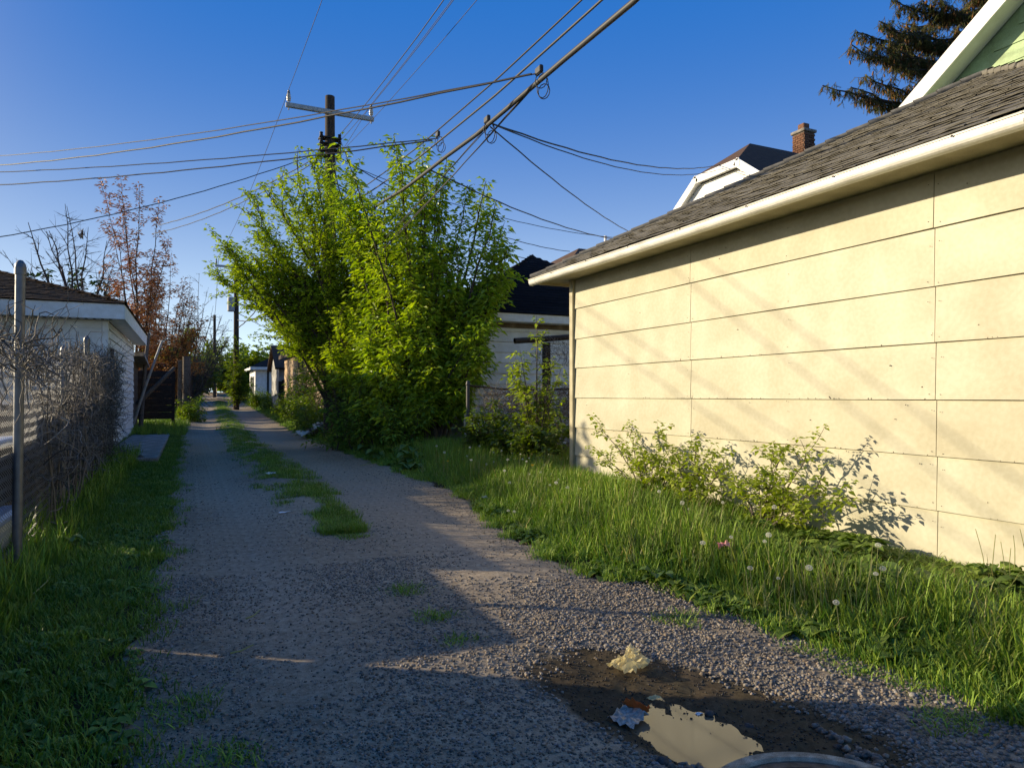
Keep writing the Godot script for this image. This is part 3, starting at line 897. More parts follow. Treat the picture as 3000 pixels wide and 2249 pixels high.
		var d := r - e
		var dn := d.normalized()
		var up := Vector3(0, dn.z, -dn.y)
		if up.y < 0: up = -up
		mb.cbox((e + r) / 2 - up * 0.05 + Vector3(-0.03, 0, 0), Vector3(d.length(), 0.27, 0.045), 0.006, Basis(dn, up, dn.cross(up)))
		part(t, "rake_board", mb.mesh(), M.white)
		mb = MB.new()
		mb.cbox((e + r) / 2 - up * 0.12 + Vector3(0.2, 0, 0), Vector3(d.length(), 0.02, 0.42), 0.004, Basis(dn, up, dn.cross(up)))
		part(t, "soffit", mb.mesh(), M.white)
	# brown roofed house behind the white garage
	t = thing("brown_roof_house", Vector3(17, 0, -29), "house with brown hip roof showing above the black garage roof", "house")
	slab(t, "wall", Vector3(14.2, 0, -33), Vector3(22, 6.3, -24.5), M.white_dirty)
	hip_roof(t, 13.2, 23, -34, -23.7, 6.1, Vector3(16.0, 8.0, -27.2), Vector3(21, 8.0, -27.2), M.roof_brown)
	mb = MB.new()
	mb.tube(PackedVector3Array([Vector3(16.6, 7.2, -25.9), Vector3(16.6, 8.35, -25.9)]), 0.07, 0.07, 10)
	part(t, "vent_pipe", mb.mesh(), M.white)

# ---------------------------------------------------------------- poles and wires
func build_pole(label: String, x: float, z: float, top: float, arm: bool, detail: bool) -> void:
	var y0 := gh(x, z) - 0.2
	var t := thing("utility_pole", Vector3(x, y0, z), label, "utility pole", "utility poles along the alley")
	var mb := MB.new()
	var pts := PackedVector3Array()
	for k in 9: pts.append(Vector3(x + 0.05 * (1.0 - k / 8.0), lerpf(y0, top, k / 8.0), z))
	mb.tube(pts, 0.19, 0.135, 14)
	part(t, "pole", mb.mesh(), M.pole)
	if arm:
		mb = MB.new()
		mb.cbox(Vector3(x, top - 0.52, z + 0.17), Vector3(2.5, 0.13, 0.1), 0.012)
		part(t, "crossarm", mb.mesh(), M.arm)
		for s in [-1, 1]:
			mb = MB.new()
			var at := Vector3(x + s * 1.17, top - 0.455, z + 0.17)
			mb.lathe(at, [Vector2(0.02, -0.2), Vector2(0.02, 0.04), Vector2(0.055, 0.05), Vector2(0.06, 0.09), Vector2(0.035, 0.1), Vector2(0.06, 0.115), Vector2(0.065, 0.16), Vector2(0.035, 0.17), Vector2(0.05, 0.185), Vector2(0.05, 0.24), Vector2(0.03, 0.27), Vector2(0, 0.28)], 12)
			part(t, "insulator", mb.mesh(), M.porcelain)
			mb = MB.new()
			mb.lathe(at + Vector3(0, 0.26, 0), [Vector2(0.03, 0), Vector2(0.045, 0.03), Vector2(0.03, 0.06), Vector2(0.03, 0.09), Vector2(0, 0.11)], 8)
			part(t, "clamp", mb.mesh(), M.steel)
		if detail:
			mb = MB.new()
			mb.lathe(Vector3(x, top - 0.52, z + 0.22), [Vector2(0, 0.02), Vector2(0.03, 0.015), Vector2(0.03, 0)], 6, Basis(Vector3.RIGHT, PI / 2))
			part(t, "bolt", mb.mesh(), M.steel)
	if detail:
		for k in 4:
			var y := 8.25 + k * 0.17
			mb = MB.new()
			mb.cbox(Vector3(x, y, z), Vector3(0.62, 0.035, 0.34), 0.006)
			part(t, "rack_bracket", mb.mesh(), M.black)
			for s in [-1, 1]:
				mb = MB.new()
				mb.lathe(Vector3(x + s * 0.26, y + 0.02, z + 0.12), [Vector2(0.02, 0), Vector2(0.05, 0.01), Vector2(0.05, 0.04), Vector2(0.03, 0.055), Vector2(0.05, 0.07), Vector2(0.05, 0.1), Vector2(0, 0.11)], 10)
				part(t, "spool_insulator", mb.mesh(), M.black)
		mb = MB.new()
		mb.tube(PackedVector3Array([Vector3(x + 0.16, 0.2, z + 0.1), Vector3(x + 0.16, 5, z + 0.1), Vector3(x + 0.15, 8.2, z + 0.09)]), 0.025, 0.025, 6)
		part(t, "conduit", mb.mesh(), M.arm)

func wire(called: String, label: String, a: Vector3, b: Vector3, sag: float, r: float, m: Material, cat := "cable") -> void:
	var mb := MB.new()
	var pts := PackedVector3Array()
	var n := 28
	if b.x == -4.0: b = a + (b - a) * 1.3
	for k in n + 1:
		var t := float(k) / n
		var p := a.lerp(b, t) - a
		p.y -= sag * 4.0 * t * (1.0 - t)
		p.y += sin(t * 61.0 + a.x) * r * 0.5
		pts.append(p)
	mb.tube(pts, r, r, 6)
	whole(called, mb.mesh(), m, a, label, cat, "overhead wires")

func build_wires() -> void:
	var z1 := -20.4
	var x := 3.65
	build_pole("tall bare utility pole with grey crossarm rising behind the leafy tree", x, z1, 10.0, true, true)
	build_pole("second utility pole with crossarm and grey transformer, ivy round its foot", 2.65, -47.1, 9.95, true, false)
	build_pole("third utility pole, thin and bare between the grey twigs", 2.43, -81.4, 10.05, false, false)
	build_pole("farthest utility pole, a short dark stick at the end of the alley", 2.53, -120.0, 10.1, false, false)
	build_pole("utility pole standing behind the viewer", 3.8, 15.0, 10.2, true, false)
	var t: Node3D = get_node("utility_pole_001")
	var mb := MB.new()
	mb.lathe(Vector3(2.35, 6.6, -47.0), [Vector2(0, 0), Vector2(0.2, 0.02), Vector2(0.22, 0.08), Vector2(0.22, 0.85), Vector2(0.18, 0.92), Vector2(0, 0.95)], 14)
	part(t, "transformer", mb.mesh(), M.arm)
	var ln := "power_line"
	wire(ln, "thin power line from the left insulator to the top edge", Vector3(x - 1.17, 9.92, z1 + 0.17), Vector3(2.6, 10.0, 15), 0.45, 0.007, M.cable)
	wire(ln, "thin power line from the right insulator to the top edge", Vector3(x + 1.17, 9.92, z1 + 0.17), Vector3(4.9, 10.0, 15), 0.8, 0.007, M.cable)
	wire(ln, "thin power line from left insulator onward to the second pole", Vector3(x - 1.17, 9.92, z1 + 0.17), Vector3(1.5, 9.9, -47), 0.5, 0.008, M.cable)
	wire(ln, "thin power line from right insulator onward to the second pole", Vector3(x + 1.17, 9.92, z1 + 0.17), Vector3(3.8, 9.9, -47), 0.5, 0.008, M.cable)
	wire(ln, "uppermost rack wire running from the pole to the top edge", Vector3(x + 0.26, 8.9, z1), Vector3(3.9, 9.3, 15), 1.2, 0.010, M.cable)
	wire(ln, "second rack wire running from the pole to the top edge", Vector3(x + 0.26, 8.7, z1), Vector3(4.1, 9.0, 15), 1.1, 0.007, M.cable)
	wire(ln, "lowest rack wire running from the pole to the top edge", Vector3(x + 0.3, 8.4, z1), Vector3(5.1, 9.0, 15), 0.9, 0.006, M.cable)
	wire("trunk_cable", "thick grey bundled cable sweeping down from the top edge", Vector3(x, 6.1, z1), Vector3(x, 6.75, 15), 1.5, 0.03, M.cable_grey)
	wire("trunk_cable", "bundled cable running on from the tall pole to the second pole", Vector3(x, 6.1, z1), Vector3(2.75, 6.1, -47), 0.9, 0.028, M.cable_grey)
	wire("service_cable", "black cable just above the thick grey bundle, lower of two", Vector3(x + 0.2, 6.7, z1), Vector3(4.1, 7.2, 15), 1.45, 0.015, M.cable_grey)
	wire("service_cable", "black cable above the thick grey bundle, upper of two", Vector3(x + 0.25, 6.95, z1), Vector3(4.15, 7.35, 15), 1.4, 0.012, M.cable)
	var clamp_a := Vector3(3.65, 5.04, -7.1)
	var clamp_b := Vector3(3.65, 5.03, -8.65)
	var clamp_c := Vector3(3.95, 5.85, -11.6)
	wire("drop_wire", "upper black wire crossing the alley in front of the crossarm", clamp_a, Vector3(-4.0, 7.12, -19.8), 0.22, 0.008, M.cable)
	wire("drop_wire", "lower thick black wire crossing the alley in front of the crossarm", clamp_a + Vector3(-0.1, -0.03, 0), Vector3(-4.0, 6.92, -19.8), 0.25, 0.012, M.cable)
	wire("drop_wire", "upper black wire crossing the alley at the treetop", clamp_c, Vector3(-4.0, 6.66, -19.8), 0.12, 0.010, M.cable)
	wire("drop_wire", "lower black wire crossing the alley at the treetop", clamp_c + Vector3(-0.1, -0.05, 0), Vector3(-4.0, 6.38, -19.8), 0.15, 0.012, M.cable)
	wire("drop_wire", "black wire falling from the pole rack to the far left roofs", Vector3(x - 0.2, 8.35, z1), Vector3(-4.0, 5.3, -19.8), 0.35, 0.012, M.cable)
	wire("drop_wire", "wire from pole rack down to the red budding tree, upper", Vector3(x - 0.2, 8.3, z1), Vector3(-1.1, 7.7, -29.1), 0.25, 0.014, M.cable)
	wire("drop_wire", "wire from pole rack down to the red budding tree, lower", Vector3(x - 0.2, 8.2, z1), Vector3(-1.3, 7.35, -29.1), 0.3, 0.012, M.cable)
	wire("drop_wire", "upper of two wires from the cable to the clipped gable", clamp_b, Vector3(15.2, 8.6, -16.9), 0.35, 0.012, M.cable)
	wire("drop_wire", "lower of two wires from the cable to the clipped gable", clamp_b + Vector3(0.1, -0.02, 0), Vector3(15.2, 8.45, -16.7), 0.45, 0.009, M.cable)
	wire("drop_wire", "single wire slanting from the cable to the pale garage roof", clamp_b + Vector3(0.05, -0.06, 0), Vector3(15.0, 6.6, -19.7), 0.3, 0.010, M.cable)
	wire("drop_wire", "sagging twin wire from treetop to the pale garage roof, lower", Vector3(3.65, 5.1, -11.1), Vector3(14.5, 6.6, -19.5), 0.35, 0.012, M.cable)
	wire("drop_wire", "sagging twin wire from tall pole to the pale garage roof, upper", Vector3(x + 0.2, 8.2, z1), Vector3(14.5, 6.75, -19.9), 0.5, 0.010, M.cable)
	wire("drop_wire", "wire from the tall pole to the brown roofed house, upper", Vector3(x + 0.2, 8.3, z1), Vector3(14.9, 7.55, -26.1), 0.5, 0.014, M.cable)
	wire("drop_wire", "wire from the tall pole to the brown roofed house, lower", Vector3(x + 0.2, 7.4, z1), Vector3(14.3, 6.7, -25.0), 0.4, 0.014, M.cable)
	for k in 2:
		wire("lashed_wire", ["outer slack wire strung below the thick cable from its upper clamp", "inner slack wire strung below the thick cable from its upper clamp"][k], Vector3(3.66 + 0.03 * k, 4.98, -7.15 - 0.1 * k), Vector3(3.75, 4.15 + 0.12 * k, -20.2), 0.12, 0.008, M.cable)
		wire("lashed_wire", ["outer slack wire strung below the thick cable from its lower clamp", "inner slack wire strung below the thick cable from its lower clamp"][k], Vector3(3.66 + 0.03 * k, 4.98, -8.6 - 0.1 * k), Vector3(3.72, 4.35 + 0.12 * k, -20.2), 0.1, 0.006, M.cable)
	wire(ln, "wire from the second pole's rack down to a right hand roof", Vector3(2.7, 6.6, -47.1), Vector3(9.0, 4.8, -52), 0.3, 0.02, M.cable)
	wire(ln, "wire from the second pole on to the third pole", Vector3(1.6, 9.9, -47), Vector3(2.4, 9.8, -81.4), 0.8, 0.015, M.cable)
	wire("trunk_cable", "dark bundled cable leaving the second pole to the right", Vector3(2.75, 5.6, -47.1), Vector3(4.4, 8.2, -34), 0.5, 0.03, M.cable)
	for e in [[-5.1, 5.75, -14.9, 4.05, -11.0, "upper"], [-5.1, 5.45, -14.9, 3.75, -11.0, "lower"], [-5.0, 6.0, -12.6, 4.3, -10.0, "upper near"], [-5.0, 5.65, -12.6, 3.95, -10.0, "lower near"]]:
		var p0 := Vector3(e[0], e[1], e[2])
		var p1 := Vector3(e[0], e[3], e[4])
		wire("house_cable", "thick service cable dropping to the left yard, %s one of its pair" % e[5], p0 + (p0 - p1) * 0.7, p1 + (p1 - p0) * 0.8, 0.1, 0.008, M.cable)
	for e in [[clamp_a, "dark splice case on the thick cable at the crossing wires", 0], [clamp_b, "dark splice case on the thick cable at the gable wires", 1], [clamp_c + Vector3(0, 0.04, 0), "dark splice cluster on the two cables over the treetop", 2]]:
		var s := thing("cable_clamp", e[0], e[1], "clamp")
		mb = MB.new()
		mb.cbox(e[0] + Vector3(0, 0.03, 0), Vector3(0.05, 0.09, 0.14), 0.012)
		part(s, "body", mb.mesh(), M.black)
		for q in 3:
			mb = MB.new()
			var c: Vector3 = e[0] + Vector3(0.02 * q, -0.02, 0.05 - 0.06 * q)
			var loop := PackedVector3Array()
			for k in 13:
				var an := TAU * k / 12.0
				loop.append(c + Vector3(0.03 * q + 0.05 * sin(an), -0.09 - 0.03 * q + (0.09 + 0.05 * (1 if q == 1 else 0)) * cos(an), 0.05 * sin(an)))
			mb.tube(loop, 0.006, 0.006, 5, false)
			part(s, "wire_loop", mb.mesh(), M.cable)

# ---------------------------------------------------------------- fences
func chain_mesh(a: Vector3, b: Vector3, y0: float, y1: float, r: float, sag := 0.0) -> ArrayMesh:
	# woven wire: upright zigzags, each hooked to the next
	var mb := MB.new()
	var len := a.distance_to(b)
	var dir := (b - a) / len
	var out := dir.cross(Vector3.UP)
	var w := 0.066
	var n := int(len / w)
	for k in n:
		var pts := PackedVector3Array()
		var y := y0
		var q := 0
		while y <= y1:
			var u := (k + (0.52 if q % 2 == 0 else -0.52)) * w
			var p := a + dir * u + out * (0.004 if q % 2 == 0 else -0.004)
			var base := gh(p.x, p.z)
			p.y = base + y - sag * sin(PI * k / n) * (y - y0)
			pts.append(p)
			y += 0.037
			q += 1
		mb.tube(pts, r, r, 3, false)
	return mb.mesh()

func vine_strand(mb: MB, p: Vector3, dir: Vector3, len: float, r: float, out: Vector3) -> void:
	var pts := PackedVector3Array()
	var n := 7
	var d := dir
	for k in n:
		pts.append(p)
		d = (d + rv() * 0.9).normalized()
		d -= out * d.dot(out) * 0.12
		p += d.normalized() * len / n
	mb.tube(pts, r, r * 0.5, 3, false)

func fence_x(z: float) -> float: return lerpf(-1.1, -1.5, (-z - 5.0) / 11.8)

func build_left_fence() -> void:
	var a := Vector3(-1.09, 0, -4.75)
	var b := Vector3(-1.5, 0, -16.8)
	var t := thing("chain_link_fence", a, "old chain link fence smothered in dry vines along the left verge", "fence")
	var link := part(t, "chain_link", chain_mesh(a, b, 0.02, 1.6, 0.0021), M.chain)
	link.set_meta("kind", "stuff")
	var mb := MB.new()
	var pst := [[-5.95, 2.2, 0.032], [-8.5, 1.75, 0.03], [-11.0, 2.05, 0.035], [-13.8, 1.9, 0.03]]
	for p in pst:
		mb = MB.new()
		var x: float = fence_x(p[0]) + 0.035
		mb.lathe(Vector3(x, gh(x, p[0]) - 0.1, p[0]), [Vector2(p[2], 0), Vector2(p[2], p[1]), Vector2(p[2] + 0.006, p[1]), Vector2(p[2] + 0.006, p[1] + 0.05), Vector2(p[2], p[1] + 0.075), Vector2(p[2] * 0.5, p[1] + 0.1), Vector2(0, p[1] + 0.105)], 14)
		part(t, "post", mb.mesh(), M.steel)
	mb = MB.new()
	mb.lathe(Vector3(-1.48, 0, -16.8), [Vector2(0.04, 0), Vector2(0.04, 2.25), Vector2(0.03, 2.29), Vector2(0, 2.3)], 12)
	part(t, "end_post", mb.mesh(), M.rust, Transform3D(), "rusty dark end post")
	for k in 5: # tie bands on the end post
		mb = MB.new()
		mb.lathe(Vector3(-1.48, 0.35 + k * 0.42, -16.8), [Vector2(0.043, 0), Vector2(0.047, 0.005), Vector2(0.047, 0.02), Vector2(0.043, 0.025)], 12)
		part(t, "tie_band", mb.mesh(), M.rust)
	# the dead vines
	mb = MB.new()
	var out := (b - a).normalized().cross(Vector3.UP)
	for k in 5200:
		var u := sqrt(rng.randf()) if k % 3 > 0 else rng.randf()
		var z := lerpf(-4.9, -16.8, u)
		var top := 1.58 + 0.035 * clampf(-z - 5.0, 0, 9) + 0.1 * noise.get_noise_2d(z * 90, 5.0)
		var low := lerpf(1.36, 0.05, smoothstep(-6.7, -7.3, z))
		if z > -7.0 and rng.randf() < 0.3: continue
		var y := lerpf(low, top, pow(rng.randf(), 0.6))
		if z > -10.5 and z < -7.0 and y > 1.2 and rng.randf() < 0.66: continue
		var p := Vector3(fence_x(z) + rf(-0.16, 0.16), gh(-1.2, z) + y, z)
		var g := pow(rf(0.35, 1.35), 1.6)
		mb.tint = Color(g, g, g)
		var dir := rv().normalized()
		if y > top - 0.25: dir.y *= 0.4
		vine_strand(mb, p, dir, rf(0.2, 0.7), rf(0.0025, 0.0075), out)
	var tan_ := thing("dry_vine", Vector3(-1.25, 0, -11), "grey brown leafless vine tangle hanging over the chain link fence", "vine")
	var vp := part(tan_, "stems", mb.mesh(true), M.vine)
	vp.set_meta("kind", "stuff")
	# a few long loose canes and thick stems from the ground
	mb = MB.new()
	mb.tint = Color(0.8, 0.75, 0.7)
	for k in 46:
		var z := rf(-16, -7.2)
		var p := Vector3(fence_x(z) + rf(-0.02, 0.1), gh(-1.2, z), z)
		var pts := PackedVector3Array([p])
		for q in 6:
			p += Vector3(rf(-0.04, 0.05), rf(0.2, 0.34), rf(-0.16, 0.16))
			pts.append(p)
		mb.tube(pts, rf(0.008, 0.016), 0.004, 5, false)
	part(tan_, "thick_stems", mb.mesh(true), M.vine)
	# a leaning weathered board further on behind the vines
	for e in [[-7.3, -9.6, 1.15, "low grey sheet of wood leaning behind the vines, nearest one"], [-9.65, -11.9, 1.3, "grey sheet of wood leaning behind the vines, second one"], [-11.95, -14.1, 1.45, "grey sheet of wood leaning behind the vines, third one"], [-14.15, -16.4, 1.9, "tall weathered sheet of wood leaning by the rusty end post"]]:
		var zc: float = (e[0] + e[1]) / 2
		mb = MB.new()
		mb.cbox(Vector3(0, e[2] / 2, 0), Vector3(0.025, e[2], e[0] - e[1]), 0.006, Basis(Vector3.BACK, 0.07))
		whole("leaning_board", mb.mesh(), M.wood, Vector3(fence_x(zc) - 0.3, gh(-1.5, zc), zc), e[3], "board", "boards leaning behind the fence")

func build_yard_fence() -> void:
	# across the gap between the pale garage and the white garage
	var t := thing("yard_fence", Vector3(4.8, 0.1, -12.3), "rusty chain link yard fence with dead brown creeper before the white garage", "fence")
	var a := Vector3(4.8, 0, -12.3)
	var b := Vector3(6.25, 0, -12.25)
	part(t, "chain_link", chain_mesh(a, b, 0.1, 1.38, 0.0025, 0.1), M.chain_dark).set_meta("kind", "stuff")
	var mb := MB.new()
	mb.lathe(a, [Vector2(0.035, 0), Vector2(0.035, 1.5), Vector2(0.045, 1.52), Vector2(0.03, 1.58), Vector2(0, 1.6)], 12)
	part(t, "post", mb.mesh(), M.chain_dark)
	mb = MB.new()
	mb.tube(PackedVector3Array([a + Vector3(0, 1.5, 0), a.lerp(b, 0.5) + Vector3(0, 1.43, 0), b + Vector3(0, 1.42, 0)]), 0.02, 0.02, 8)
	part(t, "top_rail", mb.mesh(), M.rust)
	var g := thing("yard_gate", Vector3(6.35, 0.1, -12.25), "tubular rust brown gate with rounded corner beside the pale garage corner", "gate")
	mb = MB.new()
	var pts := PackedVector3Array([Vector3(6.32, 0.15, -12.25), Vector3(6.32, 1.25, -12.25)])
	for k in 7: pts.append(Vector3(6.47 - 0.15 * cos(PI / 2 * k / 6), 1.28 + 0.15 * sin(PI / 2 * k / 6), -12.25))
	pts.append(Vector3(7.4, 1.45, -12.25))
	mb.tube(pts, 0.022, 0.022, 8)
	part(g, "frame", mb.mesh(), M.rust)
	part(g, "chain_link", chain_mesh(Vector3(6.34, 0, -12.25), Vector3(7.4, 0, -12.25), 0.1, 1.42, 0.0025), M.chain_dark).set_meta("kind", "stuff")
	var v := thing("dead_creeper", Vector3(5.9, 0.1, -12.2), "reddish brown dead creeper clinging to the yard fence and gate", "creeper")
	mb = MB.new()
	for k in 2600:
		var u := rng.randf()
		var p := Vector3(lerpf(5.1, 7.3, u), 0.15 + rf(0.1, 1.3), -12.2 + rf(-0.12, 0.14))
		var q := rf(0.7, 1.5)
		mb.tint = Color(q * 1.7, q * 0.95, q * 0.75)
		vine_strand(mb, p, Vector3(rf(-1, 1), rf(-1, 0.6), 0).normalized(), rf(0.15, 0.45), rf(0.003, 0.007), Vector3.BACK)
	part(v, "stems", mb.mesh(true), M.vine).set_meta("kind", "stuff")
	t = thing("vine_frame", Vector3(6.7, 0.1, -12.9), "dark wooden T shaped post with hanging dead vine beside the white garage", "post")
	slab(t, "post", Vector3(6.72, 0, -12.95), Vector3(6.86, 2.42, -12.82), M.pole, 0.01)
	mb = MB.new()
	mb.tube(PackedVector3Array([Vector3(6.05, 2.43, -12.88), Vector3(6.8, 2.5, -12.88), Vector3(7.6, 2.58, -12.88)]), 0.06, 0.06, 8)
	part(t, "beam", mb.mesh(), M.pole)
	mb = MB.new()
	for k in 160:
		vine_strand(mb, Vector3(rf(6.5, 7.4), 2.5 - rf(-0.1, 0.5), -12.84 + rf(-0.08, 0.1)), Vector3(rf(-1, 1), -1, 0).normalized(), rf(0.15, 0.4), rf(0.003, 0.006), Vector3.BACK)
	part(t, "dry_vine", mb.mesh(true), M.vine)

# ---------------------------------------------------------------- trees
func leaf_cluster(n: int, size: float, wide: float, spread: float, droop: float) -> ArrayMesh:
	var mb := MB.new()
	for k in n:
		var an := TAU * k * 0.382 + rf(-0.3, 0.3)
		var up := rf(-0.5, 0.8)
		var d := Vector3(cos(an), up * 0.6 - droop, sin(an)).normalized()
		var p := d * spread * rf(0.1, 0.8) + Vector3(0, rf(-0.3, 0.5) * spread, 0)
		var s := size * rf(0.7, 1.25)
		var side := d.cross(Vector3.UP).normalized().rotated(d, rf(-0.7, 0.7))
		var nn := side.cross(d).normalized()
		var tip := p + d * s - Vector3(0, s * 0.22, 0)
		var ml := p + d * s * 0.42 + side * s * wide * 0.5 + nn * s * 0.08
		var mr := p + d * s * 0.42 - side * s * wide * 0.5 + nn * s * 0.08
		var q := rf(0.78, 1.2)
		mb.tint = Color(q, q, q * rf(0.8, 1.1))
		mb.tri(p, ml, tip)
		mb.tri(p, tip, mr)
	return mb.mesh(true)

func curve_pts(a: Vector3, b: Vector3, n: int, lift: float, wob: float) -> PackedVector3Array:
	var c := Vector3(lerpf(a.x, b.x, 0.35), lerpf(a.y, b.y, 0.35 + lift), lerpf(a.z, b.z, 0.35)) + rv() * wob
	var out := PackedVector3Array()
	for k in n + 1:
		var t := float(k) / n
		out.append(a.lerp(c, t).lerp(c.lerp(b, t), t) + (rv() * wob * 0.12 if k > 0 and k < n else Vector3.ZERO))
	return out

func tree(called: String, label: String, cat: String, bases: Array, tips: Array, o: Dictionary) -> Node3D:
	# o: r stem radius, bark, leaf mesh, leaf_m, cols [c0, c1], twigs per stem, twig length, step between clusters, scale, from share of the stem
	var t := thing(called, bases[0], label, cat, o.get("group", ""))
	var trunk := MB.new()
	var twig := MB.new()
	var cp := Copies.new()
	var extra: int = o.get("extra", 0)
	var all := tips.duplicate()
	for k in extra:
		var a: Vector3 = tips[rng.randi() % tips.size()]
		var b: Vector3 = tips[rng.randi() % tips.size()]
		all.append(a.lerp(b, rf(0.2, 0.8)).lerp(bases[0], rf(0.0, o.get("pull", 0.3))) + rv() * o.get("loose", 0.5))
	var step: float = o.get("step", 0.12)
	var sc: float = o.get("scale", 1.0)
	var c0: Color = o.cols[0]
	var c1: Color = o.cols[1]
	var mid := Vector3.ZERO
	for p in tips: mid += p / tips.size()
	for p in all:
		var best: Vector3 = bases[0]
		for b in bases:
			if Vector2(p.x - b.x, p.z - b.z).length() + rf(0, 0.5) < Vector2(p.x - best.x, p.z - best.z).length(): best = b
		var st: Vector3 = best + Vector3(rf(-1, 1), 0, rf(-1, 1)) * o.get("spread", 0.1)
		var pts := curve_pts(st, p, 9, o.get("lift", 0.15), o.get("wob", 0.35))
		var r: float = o.r * rf(0.6, 1.1)
		trunk.tube(pts, r, r * 0.12, 6, false)
		var n: int = o.twigs
		var from: float = o.get("from", 0.25)
		for k in n + 1:
			var f := lerpf(from, 1.0, (k + rf(0, 0.8)) / (n + 1))
			var i0 := int(f * 9)
			var at := pts[i0].lerp(pts[mini(i0 + 1, 9)], f * 9 - i0)
			var along := (pts[mini(i0 + 1, 9)] - pts[maxi(i0 - 1, 0)]).normalized()
			var outw := (at - Vector3(mid.x, at.y, mid.z)).normalized()
			var d: Vector3 = (rv() + outw * 0.4 + along * o.get("along", 0.6) + Vector3(0, o.get("up", 0.35), 0)).normalized()
			var len: float = o.len * rf(0.4, 1.15) * (1.15 - 0.75 * f)
			var e: Vector3 = at + d * len + Vector3(0, -o.get("droop", 0.0) * len, 0)
			if k == n:
				at = pts[7]
				e = pts[9]
			var tp := curve_pts(at, e, 4, 0.1, 0.08)
			if k < n: twig.tube(tp, r * 0.16 + 0.004, o.get("tip_r", 0.003), 4, false)
			var m := maxi(1, int(at.distance_to(e) / step))
			for j in m:
				var w := (j + rf(0.3, 1.0)) / m
				if w < o.get("bare", 0.15): continue
				var pos := tp[int(w * 3.99)].lerp(tp[int(w * 3.99) + 1], fmod(w * 3.99, 1.0)) + rv() * step * 0.35
				var q := rng.randf()
				if rng.randf() < o.get("skip", 0.0): continue
				var bs := Basis(Vector3.UP, rf(0, TAU)) * Basis(Vector3.RIGHT, rf(-0.5, 0.5))
				cp.add(bs.scaled(Vector3.ONE * sc * rf(0.7, 1.25)), pos, c0.lerp(c1, q))
			# finer twigs for leafless crowns
			for j in o.get("fine", 0):
				var w := rf(0.2, 0.95)
				var fp := tp[int(w * 3.99)]
				var fd: Vector3 = (d + rv() * 0.9 + Vector3(0, 0.2, 0)).normalized()
				var fl: float = len * rf(0.3, 0.6)
				twig.tube(curve_pts(fp, fp + fd * fl, 3, 0.1, 0.05), r * 0.07 + 0.003, 0.003, 3, false)
	part(t, "trunk", trunk.mesh(), o.bark)
	part(t, "branches", twig.mesh(), o.bark).set_meta("kind", "stuff")
	if cp.count > 0: crowd(t, "crown", o.leaf, o.leaf_m, cp)
	return t

